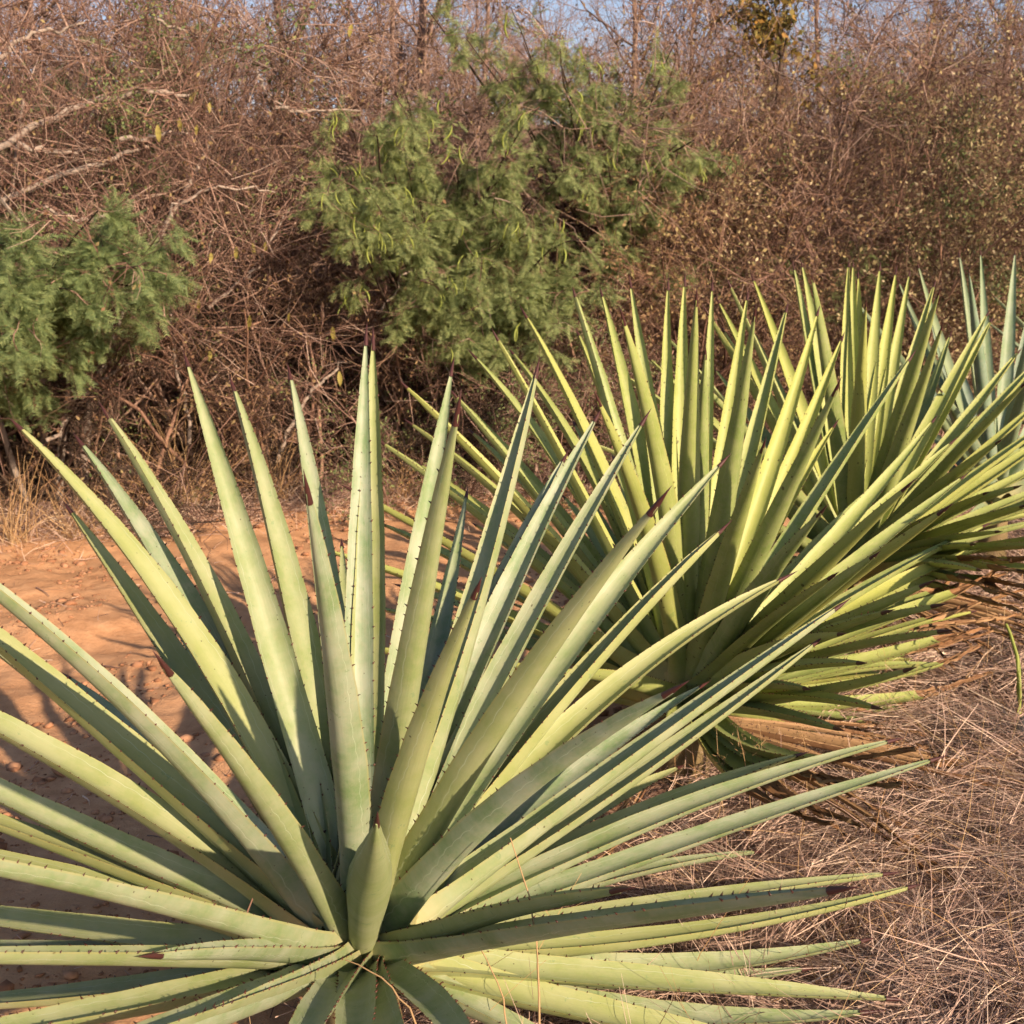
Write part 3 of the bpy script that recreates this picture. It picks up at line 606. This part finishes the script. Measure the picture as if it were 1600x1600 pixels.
fern_tree('acacia_tree', 'dark green acacia half hidden among the bare grey boughs at upper left', hb(230, 2.2),
    cloud([(60, 150), (150, 160), (240, 110), (330, 70), (210, 130), (130, 90)], 2, 1.9, .42), 9, 'fern_d', .035, fronds=8, per=6, stems=2, crown_z=2.0)

# bare grey-boughed shrub upper left
def boughs(root, O, lines, r, mat='bark_grey'):
    for pts, rr in lines:
        P = np.array([tgt(x, y, d, 0)[:3] for x, y, d in pts]) - O; k = 16; s = np.linspace(0, len(P) - 1, k); i = np.minimum(s.astype(int), len(P) - 2); f = (s - i)[:, None]
        Q = P[i] * (1 - f) + P[i + 1] * f; Q += np.random.default_rng(len(root.children)).normal(0, .012, Q.shape)
        link('bough', mesh_np('bough', *tubes([(Q[None], (rr * np.linspace(1, .45, k))[None])], 7), M[mat], smooth=True), root)
        rng = np.random.default_rng(len(root.children) + 40); s0 = (Q[None], (rr * np.linspace(1, .45, k))[None])
        a = grow(rng, *sprout(rng, *s0, 12, .1, 1, .6, .35, .45, rmin=.004), 7, .2, -.02); b = grow(rng, *sprout(rng, *a, 5, .2, 1, .6, .5, .6, rmin=.003), 5, .22, 0)
        t_ = link('twigs', mesh_np('twigs', *tubes([a, b], 4), M['bark']), root); t_['kind'] = 'stuff'
rg, Og, _ = shrub('bare_shrub', 'bare shrub with pale lichen grey boughs at upper left', 'shrub', hb(60, 1.1), 3.2, 1.7, 101, stems=8, k1=9, k2=7, k3=5, bark='bark_grey', fine='bark', r0=.03, arch=-.05, rtw=.003, leaf='drybit', nleaf=1500, lsize=.03, leaf2='small')
boughs(rg, Og, [([(-60, 260, .6), (80, 185, .4), (150, 155, .3), (220, 140, .3), (300, 150, .4)], .028), ([(20, 225, .2), (60, 235, .2), (110, 240, .2), (150, 235, .3)], .02),
    ([(-40, 120, .6), (20, 70, .6), (60, 52, .6), (130, 38, .7)], .02), ([(190, 216, .1), (240, 214, .1), (290, 205, .2)], .018), ([(-30, 330, .4), (80, 280, .3), (180, 245, .2), (230, 225, .2)], .026),
    ([(240, 30, .9), (290, 50, .9), (350, 68, 1.)], .014), ([(70, 325, .0), (130, 345, .0), (190, 330, .1)], .018), ([(430, 170, .5), (470, 175, .5), (560, 170, .6)], .016), ([(400, 110, .5), (420, 150, .5), (460, 178, .5)], .014), ([(300, 690, .2), (275, 560, .1), (262, 470, .1)], .016), ([(430, 720, .3), (480, 620, .2), (540, 560, .2)], .02), ([(80, 690, .2), (150, 600, .1), (215, 560, .1)], .016), ([(330, 480, .1), (400, 420, .0), (450, 330, .1)], .013), ([(260, 330, .1), (340, 290, .0), (430, 300, .1)], .013), ([(560, 540, .1), (600, 480, .0), (650, 400, .1)], .014)], .02)
fern = None
shrub('bare_shrub', 'tangled bare brown shrub between grey boughs and green acacia', 'shrub', hb(360, 1.0), 3.4, 1.6, 102, stems=9, k1=9, k2=7, k3=5, bark='bark', r0=.02, arch=-.05, leaf='drybit', nleaf=2500, lsize=.03, rtw=.003, leaf2='small')
shrub('bare_shrub', 'brown bare thicket bush behind the taller acacia', 'shrub', hb(800, 2.6), 3.8, 2.0, 103, stems=10, k1=9, k2=7, k3=5, bark='bark', leaf='drybit', nleaf=3000, lsize=.03, rtw=.0035)
for i, px in enumerate([-160, 20, 190, 360, 520, 690, 860, 1030, 1210, 1400, 1570]):
    shrub('bare_shrub', ['leafless brown shrub of the back row behind the left edge', 'leafless brown shrub of the back row behind the grey boughs', 'leafless back row shrub above the left acacia sprays', 'leafless back row shrub left of the pod bearing acacia', 'leafless back row shrub behind the left side of the acacia', 'leafless back row shrub around the pale slim trunk', 'leafless back row shrub left of the taller acacia crown', 'leafless back row shrub right of the taller acacia crown', 'leafless back row shrub under the yellow olive treetop', 'leafless back row shrub above the olive tinted bush', 'leafless back row shrub at the upper right corner'][i], 'shrub',
        hb(px, 2.6 + .5 * (i % 2)), [4.0, 3.9, 3.9, 3.7, 3.4, 3.2, 3.1, 3.2, 3.3, 3.7, 4.8][i], 1.7, 150 + i, stems=11, k1=9, k2=7, k3=5, bark=('bark_pink' if i % 2 else 'bark'), leaf='drybit', nleaf=5000, lsize=.04, base_r=.6, rtw=.0042, leaf2=('small' if i in (0, 2, 3) else None), group='leafless shrubs of the back row')
for i, (px, dy, h, lab) in enumerate([(520, .9, 1.5, 'added dark shrub standing in for shade in the hollow left of the acacia foot'), (640, .8, 1.3, 'added dark shrub standing in for shade in the hollow under the acacia'), (250, .9, 1.3, 'added dark shrub standing in for shade under the left acacia sprays'), (60, .8, 1.2, 'added dark shrub standing in for shade at the foot of the hedge, left edge')]):  # dense dark shrubs added to stand in for shade in the hedge hollows
    shrub('shade_fill_shrub', lab, 'bush', hb(px, dy), h, 1.1, 700 + i, stems=13, k1=9, k2=6, k3=4, bark='bark_dark', r0=.016, arch=-.06, wob=.2, base_r=.6, rtw=.003, group='added dark shrubs standing in for shade in the hedge hollows')
# undergrowth along the foot of the hedge
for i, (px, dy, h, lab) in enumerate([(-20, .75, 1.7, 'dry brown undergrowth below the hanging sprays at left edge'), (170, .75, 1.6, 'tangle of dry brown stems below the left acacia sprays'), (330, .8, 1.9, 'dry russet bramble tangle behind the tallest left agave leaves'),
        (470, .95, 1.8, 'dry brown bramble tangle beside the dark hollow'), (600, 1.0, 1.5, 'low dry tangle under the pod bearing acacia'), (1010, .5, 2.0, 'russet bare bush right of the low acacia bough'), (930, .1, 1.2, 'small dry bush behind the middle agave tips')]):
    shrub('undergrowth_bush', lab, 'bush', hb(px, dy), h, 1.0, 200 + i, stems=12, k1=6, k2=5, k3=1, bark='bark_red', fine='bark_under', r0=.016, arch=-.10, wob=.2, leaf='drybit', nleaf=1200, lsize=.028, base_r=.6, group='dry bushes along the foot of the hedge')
for i, (px, dy, h, lab) in enumerate([(800, -.3, 1.35, 'low green small leaved bush behind the agave leaf tips at centre'), (660, -.2, 1.0, 'low dull green bush beside the dark hollow')]):
    shrub('small_leaved_bush', lab, 'bush', hb(px, dy), h, .9, 220 + i, stems=12, k1=8, k2=6, k3=4, bark='bark', r0=.009, arch=-.05, leaf='small', nleaf=9000, lsize=.022, base_r=.7, group='small leaved bushes')
# right hand brown mass
for i, (px, dy, h, sp, lf, lab) in enumerate([(1120, .9, 3.0, 1.4, 'drybit', 'russet brown bush next to the pale acacia crown'), (1270, 1.1, 2.9, 1.6, 'olive', 'dense brown bush with pale buff leaflets right of centre'),
        (1430, 1.0, 3.2, 1.7, 'olive', 'dense olive tinted bush behind the third agave'), (1590, .9, 3.5, 1.7, 'olive', 'dense olive brown bush at the right edge'), (1350, 2.6, 3.7, 1.8, 'olive', 'taller hazy bush rising behind the dense brown bushes'),
        (1180, 2.8, 3.1, 1.7, 'drybit', 'hazy brown bush below the orange leaved sapling'), (1575, 2.2, 4.7, 1.5, 'drybit', 'tall twiggy brown bush at the upper right corner')]):
    shrub('scrub_bush', lab, 'bush', hb(px, dy), h, sp, 300 + i, stems=12, k1=9, k2=7, k3=5, bark='bark_red' if i < 4 else 'bark', r0=.014, arch=-.03, leaf=lf, nleaf=20000 if i < 4 else 11000, lsize=.04, base_r=.55, group='brown bushes on the right', rtw=.0026, leaf2=('small' if i in (1, 2, 3, 4) else None))
# green sprigs low on the right
for i, (px, py, dy, lab) in enumerate([(1290, 400, .15, 'bright green sprig arching over the third agave'), (1570, 400, .1, 'green leafy sprig bush behind the farthest agave')]):
    fern_tree('green_sprig_shrub', lab, hb(px + 60, dy + .2), cloud([(px - 50, py), (px, py - 20), (px + 60, py), (px + 20, py + 40), (px + 90, py + 40)], 1, dy - .2, .26, 18), 400 + i, 'small', .016, fronds=10, fsize=.06, per=6, stems=2, crown_z=1.2)
# slim trees and orange-leaved sapling on the skyline
def slim_tree(px, topx, dy, h, r, seed, lab, bark='bark_pink', leaf=None, nleaf=0, lsize=.05, k=9, low=.3, lf=.30):
    bx, by = hb(px, dy); bz = float(ground_z(bx, by)); O = np.array([bx, by, bz]); root = thing('slim_tree', O, lab, 'tree', 'slim trees on the skyline'); rng = np.random.default_rng(seed)
    t = np.linspace(0, 1, 14)[:, None]; P = t * np.array([(topx - px) * by / FPX, 0, h]) + np.cumsum(rng.normal(0, .03, (14, 3)), 0); P[0] = [0, 0, -.1]
    s0 = (P[None], (r * np.linspace(1, .3, 14))[None])
    s1 = grow(rng, *sprout(rng, *s0, k * 2, low, 1, .6, lf, .5, up=.3, rmin=.006), 8, .16, .02)
    s2 = grow(rng, *sprout(rng, *s1, 7, .15, 1, .6, .5, .55, up=.1, rmin=.004), 6, .2, .0)
    s3 = grow(rng, *sprout(rng, *s2, 6, .15, 1, .7, .6, .7, rmin=.0032), 4, .2, .0)
    link('trunk', mesh_np('trunk', *tubes([s0], 8), M[bark], smooth=True), root)
    c = link('crown', mesh_np('crown', *tubes([s1, s2, s3], 3), M[bark]), root); c['kind'] = 'stuff'
    if leaf:
        Q = s3[0].reshape(-1, 3); Q = Q[rng.integers(0, len(Q), nleaf)] + rng.normal(0, .02, (nleaf, 3)); X, Y, Z = rand_frames(rng, nleaf)
        f = link('foliage', mesh_np('foliage', *stamp(*LEAFT, Q, X, Y, Z, lsize * rng.uniform(.6, 1.3, nleaf)), M[leaf]), root); f['kind'] = 'stuff'
for i, a in enumerate([(668, 690, 2.4, 5.4, .075, 'pale slim tree trunk standing above the acacia, left of centre'), (630, 640, 4.5, 5.4, .05, 'thin bare tree just left of the pale slim trunk'), (770, 760, 5, 5.2, .05, 'thin bare tree on the skyline right of the pale slim trunk'),
        (985, 975, 4.2, 5.6, .06, 'dark slim bare tree rising over the taller acacia crown'), (1060, 1075, 5, 5.2, .05, 'bare skyline tree between acacia crown and orange sapling'), (1255, 1240, 4.6, 5.6, .055, 'slim bare tree right of the orange leaved sapling'),
        (1400, 1410, 5, 5.4, .05, 'bare skyline tree above the olive bush'), (1530, 1520, 3.8, 5.8, .09, 'stout bare tree at upper right'), (300, 280, 4.5, 5.4, .05, 'bare skyline tree behind the grey boughs'), (450, 470, 5, 5.6, .05, 'bare skyline tree above the tangled brown shrub'), (120, 100, 4.5, 5.6, .055, 'bare skyline tree in the upper left corner')]):
    slim_tree(*a[:1], a[1], a[2], a[3], a[4], 500 + i, a[5])
slim_tree(1150, 1160, 1.7, 3.75, .04, 540, 'sapling with yellow olive leaves against the sky', 'bark_dark', 'orange', 1500, .08, k=5, low=.82, lf=.24)

# far scrub seen through the gaps: one mass nobody could count
rng = np.random.default_rng(900); n = 1900; fx = rng.uniform(-16, 22, n); fy = hedge(fx) + rng.uniform(2.2, 21, n); fz = ground_z(fx, fy)
A = np.stack([fx, fy, fz], -1); D = rng.normal(0, .32, (n, 3)) + [0, 0, 1]; L = rng.uniform(1.2, 2.5, n)
s0 = grow(rng, A, D, L, np.full(n, .016), 7, .14, 0); s1 = grow(rng, *sprout(rng, *s0, 9, .1, 1, .6, .45, .5, rmin=.006), 5, .2, 0); s2 = grow(rng, *sprout(rng, *s1, 5, .1, 1, .7, .55, .6, rmin=.0045), 4, .25, 0)
o = link('far_scrub', mesh_np('far_scrub', *tubes([s0, s1, s2], 3), M['bark_pink'])); tag(o, 'mass of leafless pinkish brown scrub far behind the hedge', 'scrub', kind='stuff')

# single yellow leaves caught in the hedge
rng = np.random.default_rng(60)
for x, y, lab in [(307, 142, 'orange yellow leaf on the end of the longest grey bough'), (246, 195, 'yellow leaf hanging left of the others under the longest grey bough'), (327, 160, 'yellow green leaf just right of the grey bough end'), (280, 183, 'tilted orange leaf below the grey bough end'),
        (308, 195, 'orange leaf above the short grey bough'), (312, 467, 'broad yellow leaf right of the left acacia sprays'), (390, 493, 'yellow leaf over the bramble, left of the dark hollow'), (452, 489, 'yellow leaf hanging at the dark hollow'), (550, 38, 'lone orange leaf high against the skyline twigs'),
        (370, 385, 'leftmost of three yellow green leaves in a row mid hedge'), (395, 380, 'middle one of three yellow green leaves in a row'), (415, 378, 'rightmost of three yellow green leaves in a row'), (330, 395, 'yellow leaf between the left sprays and the row of three'), (325, 250, 'single yellow leaf under the short grey bough'),
        (300, 440, 'small yellow leaf above the broad yellow one'), (328, 545, 'low orange leaf above a tall left agave tip'), (530, 580, 'lowest orange leaf, left of the central agave tip'), (520, 510, 'yellow leaf below the pod bearing acacia')]:
    p = at(x, y, hb(x, -.25)[1]); o = link('yellow_leaf', YLEAF); o.location = p.tolist(); o.rotation_euler = (rng.uniform(-.6, .6), R(rng.uniform(50, 110)), rng.uniform(-.7, .7) - 1.57); k = rng.uniform(.9, 1.4); o.scale = (k, k, k)
    tag(o, lab, 'leaf', 'yellow leaves caught in the hedge')

# ------------------------------------------------------------------ soil clods, grass, straw
def ico():
    t = (1 + 5 ** .5) / 2; V = np.array([(-1, t, 0), (1, t, 0), (-1, -t, 0), (1, -t, 0), (0, -1, t), (0, 1, t), (0, -1, -t), (0, 1, -t), (t, 0, -1), (t, 0, 1), (-t, 0, -1), (-t, 0, 1)]) / math.hypot(1, t)
    F = np.array([(0, 11, 5), (0, 5, 1), (0, 1, 7), (0, 7, 10), (0, 10, 11), (1, 5, 9), (5, 11, 4), (11, 10, 2), (10, 7, 6), (7, 1, 8), (3, 9, 4), (3, 4, 2), (3, 2, 6), (3, 6, 8), (3, 8, 9), (4, 9, 5), (2, 4, 11), (6, 2, 10), (8, 6, 7), (9, 8, 1)]); return V, F
rng = np.random.default_rng(70); n = 30000; x = rng.uniform(-4.5, 2.5, n); y = rng.uniform(1.8, 11, n); k = (row_side(x, y) < rng.normal(-.15, .15, n)) & (y < hedge(x) - .2) & (noise2(x, y, 9, 3, 1.6) > .40 + .12 * np.clip(-row_side(x, y) - .8, 0, 2)); x, y = x[k], y[k]; n = len(x)
IV, IF = ico(); s = np.minimum(rng.lognormal(-5.1, .75, n), .042); X, Y, Z = rand_frames(rng, n); jit = 1 + rng.normal(0, .28, (n, 12))
V = (X[:, None] * IV[None, :, 0:1] + Y[:, None] * IV[None, :, 1:2] + Z[:, None] * IV[None, :, 2:3]) * (s[:, None] * jit)[..., None]; V[..., 2] *= .55
V += np.stack([x, y, ground_z(x, y) + s * .2], -1)[:, None]; F = IF[None] + (np.arange(n) * 12)[:, None, None]
tag(link('soil_clods', mesh_np('soil_clods', V.reshape(-1, 3), F.reshape(-1, 3), M['clod'])), 'crumbly orange soil clods on the bare ground', 'soil', kind='stuff')

tag_twigs = [(55, 905, 75, 912, 'small grey twig lying on the bare soil at left edge'), (150, 1000, 185, 1012, 'thin twig on the soil between the left agave leaves'), (330, 960, 345, 985, 'short twig on soil between two upright agave leaves'), (215, 870, 250, 866, 'pale twig on the soil near the hedge')]
def blades(rng, A, D, L, w, m=4, wob=.2, grav=-.08, floor=True):
    n = len(A); P, _ = grow(rng, A, D, L, w, m, wob, grav)
    if floor: P[..., 2] = np.maximum(P[..., 2], ground_z(P[..., 0], P[..., 1]) + .004)
    T = unit(P[:, -1] - P[:, 0]); s = unit(np.cross(T, rng.normal(0, 1, T.shape)))
    ww = w[:, None] * np.linspace(1, .35, m)[None]; V = np.stack([P - s[:, None] * ww[..., None] * .5, P + s[:, None] * ww[..., None] * .5], 2)
    ids = np.arange(n * m * 2).reshape(n, m, 2); F = np.stack([ids[:, :-1, 0], ids[:, 1:, 0], ids[:, 1:, 1], ids[:, :-1, 1]], -1)
    return V.reshape(-1, 3), F.reshape(-1, 4)
def scatter(rng, n, x0, x1, y0, y1, ok):
    x = rng.uniform(x0, x1, n); y = y0 + (y1 - y0) * rng.uniform(0, 1, n) ** 1.5; k = ok(x, y); return x[k], y[k]
rng = np.random.default_rng(80)
x, y = scatter(rng, 120000, -1.3, 4.2, 1.3, 9.5, lambda x, y: (row_side(x, y) > rng.normal(.0, .16, len(x))) & (np.abs(x) < .55 * y + .5))
n = len(x); cl = noise2(x, y, 21, 3, 2.2) * 2 * math.pi * 2.2
el = np.abs(rng.normal(0, .33, n)); az = cl + rng.normal(0, .9, n)
A = np.stack([x, y, ground_z(x, y) + rng.uniform(0, 1, n) ** 2 * (.05 + .09 * np.clip(noise2(x, y, 22, 3, 3.2) * 3 - 1, 0, 1.6))], -1)
D = np.stack([np.cos(az) * np.cos(el), np.sin(az) * np.cos(el), np.sin(el)], -1)
L = rng.uniform(.06, .30, n); w = rng.uniform(.0013, .0030, n) * np.where(rng.uniform(0, 1, n) > .94, 1.7, 1) * np.clip(y / 3, 1, 2.2)
tag(link('dry_grass', mesh_np('dry_grass', *blades(rng, A, D, L, w, 4, .09, -.05), M['straw'])), 'matted dry pinkish brown grass covering the ground at lower right', 'dry grass', kind='stuff')
# flattened tussocks lying over the mat
x, y = scatter(rng, 1500, -1.2, 4.2, 1.4, 9, lambda x, y: (row_side(x, y) > .15) & (np.abs(x) < .52 * y + .4)); nc = len(x); k = 46
az = np.repeat(rng.uniform(0, 6.28, nc), k) + rng.normal(0, .33, nc * k); el = np.repeat(np.abs(rng.normal(.12, .2, nc)), k) + rng.normal(0, .10, nc * k); x = np.repeat(x, k) + rng.normal(0, .022, nc * k); y = np.repeat(y, k) + rng.normal(0, .022, nc * k)
A = np.stack([x, y, ground_z(x, y) + rng.uniform(.01, .10, nc * k)], -1); D = np.stack([np.cos(az) * np.cos(el), np.sin(az) * np.cos(el), np.sin(el)], -1)
tag(link('grass_tussocks', mesh_np('grass_tussocks', *blades(rng, A, D, rng.uniform(.12, .38, nc * k), rng.uniform(.0014, .0042, nc * k) * np.clip(y / 3, 1, 2), 4, .10, -.07), M['straw'])), 'flattened tussocks of pink tinged straw combed over the dry grass', 'dry grass', kind='stuff')
# looser straw: long stalks standing and leaning out of the mat, round the agaves
x, y = scatter(rng, 4600, -1.2, 4, 1.5, 7.5, lambda x, y: (row_side(x, y) > -.1) & (np.abs(x) < .5 * y + .4)); n = len(x)
A = np.stack([x, y, ground_z(x, y) + .02], -1); D = rng.normal(0, .9, (n, 3)) * [1, 1, .4] + [0, 0, 1] * rng.uniform(.1, 1.3, (n, 1))
tag(link('loose_straw', mesh_np('loose_straw', *blades(rng, A, D, rng.uniform(.2, .55, n), rng.uniform(.0016, .003, n), 6, .07, -.05), M['straw_y'])), 'pale loose straw stalks sticking out of the dry grass mat', 'straw', kind='stuff')
x, y = scatter(rng, 5000, -3.2, 0, 1.5, 3.5, lambda x, y: (row_side(x, y) < .1) & (y < 2.35 + .1 * x + rng.normal(0, .1, len(x)))); n = len(x)
A = np.stack([x, y, ground_z(x, y) + .01], -1); D = rng.normal(0, 1, (n, 3)) * [1, 1, .25]
tag(link('thin_dry_grass', mesh_np('thin_dry_grass', *blades(rng, A, D, rng.uniform(.06, .2, n), rng.uniform(.001, .0022, n)), M['straw'])), 'thin grey straw on the soil under the nearest agave at left', 'dry grass', kind='stuff')
# litter grass along the hedge foot
x = rng.uniform(-7, 7, 16000); y = hedge(x) - .1 + rng.normal(0, .30, len(x)); n = len(x); A = np.stack([x, y, ground_z(x, y)], -1)
D = rng.normal(0, .8, (n, 3)) * [1, 1, .5] + [0, 0, .45]
tag(link('hedge_foot_grass', mesh_np('hedge_foot_grass', *blades(rng, A, D, rng.uniform(.06, .26, n), rng.uniform(.003, .006, n)), M['straw'])), 'short straw coloured grass fringe between bare soil and hedge', 'dry grass', kind='stuff')
def tuft(px, py, h, nb, seed, lab):
    rng = np.random.default_rng(seed); p = at_z(px, py, .05); p[2] = ground_z(p[0], p[1]); root = thing('dry_grass_tuft', p, lab, 'grass tuft', 'straw tufts at the hedge foot')
    A = rng.normal(0, .07, (nb, 3)) * [1, 1, 0]; D = rng.normal(0, .42, (nb, 3)) * [1, 1, 0] + [0, 0, 1]
    o = link('blades', mesh_np('blades', *blades(rng, A, D, h * rng.uniform(.5, 1.15, nb), np.full(nb, .0055), 7, .10, -.10, False), M['straw_y']), root); o['kind'] = 'stuff'
for i, a in enumerate([(285, 795, .85, 90, 'straw tuft behind the second tallest leaf on the left'), (20, 835, .7, 70, 'straw tuft at the left edge below the hanging sprays'), (215, 800, .55, 60, 'short straw tuft between left agave leaf tips'), (430, 785, .6, 60, 'straw tuft seen between two upright agave leaves'),
        (640, 775, .5, 60, 'short straw tuft right of the central agave leaf'), (120, 825, .6, 50, 'sparse straw tuft beside the leftmost dark bank'), (340, 770, .95, 60, 'tall arching straw tuft left of the dark hollow')]):
    tuft(*a[:4], 600 + i, a[4])

# a few stalks that stand out singly
def stalk(p0, p1, r, lab, name='grass_stalk', mat='straw_y', head=0, sag=.02):
    rng = np.random.default_rng(int(abs(p0[0]) * 1000)); t = np.linspace(0, 1, 10)[:, None]; p0 = np.array(p0); p1 = np.array(p1)
    P = p0 * (1 - t) + p1 * t + np.array([sag, 0, sag]) * np.sin(t * math.pi) + rng.normal(0, .0015, (10, 3)); O = p0
    root = thing(name, O, lab, 'twig' if 'twig' in name else 'grass stalk')
    link('stem', mesh_np('stem', *tubes([((P - O)[None], (r * np.linspace(1, .45, 10))[None])], 5), M[mat], smooth=True), root)
    if head:
        n = 70; Q = P[-3 + rng.integers(0, 3, n)] - O + rng.normal(0, .012, (n, 3)); D = rng.normal(0, 1, (n, 3)) + [0, 0, .6]
        o = link('seed_head', mesh_np('seed_head', *blades(rng, Q, D, rng.uniform(.008, .022, n), np.full(n, .0014), 3, .2, 0, False), M['straw_y']), root); o['kind'] = 'stuff'
def st(a, ya, b, yb): return at(*a, ya), at(*b, yb)
stalk(*st((840, 1640), 1.85, (797, 1310), 2.0), .0022, 'long pale grass stalk crossing the right leaf bases of the nearest agave')
stalk(*st((795, 1640), 1.95, (722, 1448), 2.1), .0018, 'short bent grass stalk left of the long pale one')
stalk(*st((665, 1640), 1.75, (540, 1500), 1.9), .0022, 'pale straw lying across the curled front leaf of the nearest agave')
a, b = st((325, 1580), 2.25, (395, 1405), 2.3); stalk(a, b, .004, 'reddish brown dead twig standing among the left agave leaves', 'dead_twig', 'bark_red', 0, .005)
for i, (x, y, lab) in enumerate([(1130, 1190, 'fluffy seed head stalk in front of the scorched agave leaves'), (1185, 1165, 'second fluffy seed head stalk, by the scorched leaf tips'), (1250, 1125, 'seed head stalk farthest right among scorched agave leaves'), (1150, 1130, 'small seed head stalk against the dark agave heart')]):
    yy = 3.5 - .05 * i; p = at(x, y, yy); q = p + np.array([.03 * (i - 1), .05, 0]); q[2] = ground_z(q[0], q[1]); stalk(q, p, .0016, lab, 'seed_stalk', 'straw_y', 1)
p = at(1592, 1105, 4.3); g = at(1572, 975, 4.5); stalk(p * [1, 1, 0] + [0, 0, float(ground_z(p[0], p[1]))], g, .012, 'thick pale green stem standing in dry grass at the right edge', 'sprouting_plant', 'pod', 0, .03)
p = at_z(1607, 1150, .16); V = IV * [.06, .06, .075]; V = V * (1 + np.random.default_rng(3).normal(0, .06, (12, 1)))
o = link('grey_stone', mesh_np('grey_stone', V, IF, M['stone'], smooth=True)); o.location = (p + [0, 0, .02]).tolist(); sm = o.modifiers.new('round', 'SUBSURF'); sm.levels = sm.render_levels = 2
tag(o, 'pale grey stone half seen at the right edge of the dry grass', 'stone')

for (x0, y0, x1, y1, lab) in tag_twigs:
    a = at_z(x0, y0, .02); b = at_z(x1, y1, .02); a[2] = float(ground_z(a[0], a[1])) + .008; b[2] = float(ground_z(b[0], b[1])) + .02; stalk(a, b, .005, lab, 'dead_twig', 'bark', 0, .004)
rng = np.random.default_rng(91); x = rng.uniform(-4.5, 1, 900); y = rng.uniform(2, 10, 900); k = (row_side(x, y) < -.1) & (y < hedge(x)); x, y = x[k], y[k]; n = len(x)
A = np.stack([x, y, ground_z(x, y) + .006], -1); D = rng.normal(0, 1, (n, 3)) * [1, 1, .12]
tag(link('soil_litter', mesh_np('soil_litter', *blades(rng, A, D, rng.uniform(.02, .16, n), rng.uniform(.002, .007, n), 4, .2, 0), M['straw'])), 'scattered bits of straw and dead leaf on the bare soil', 'litter', kind='stuff')
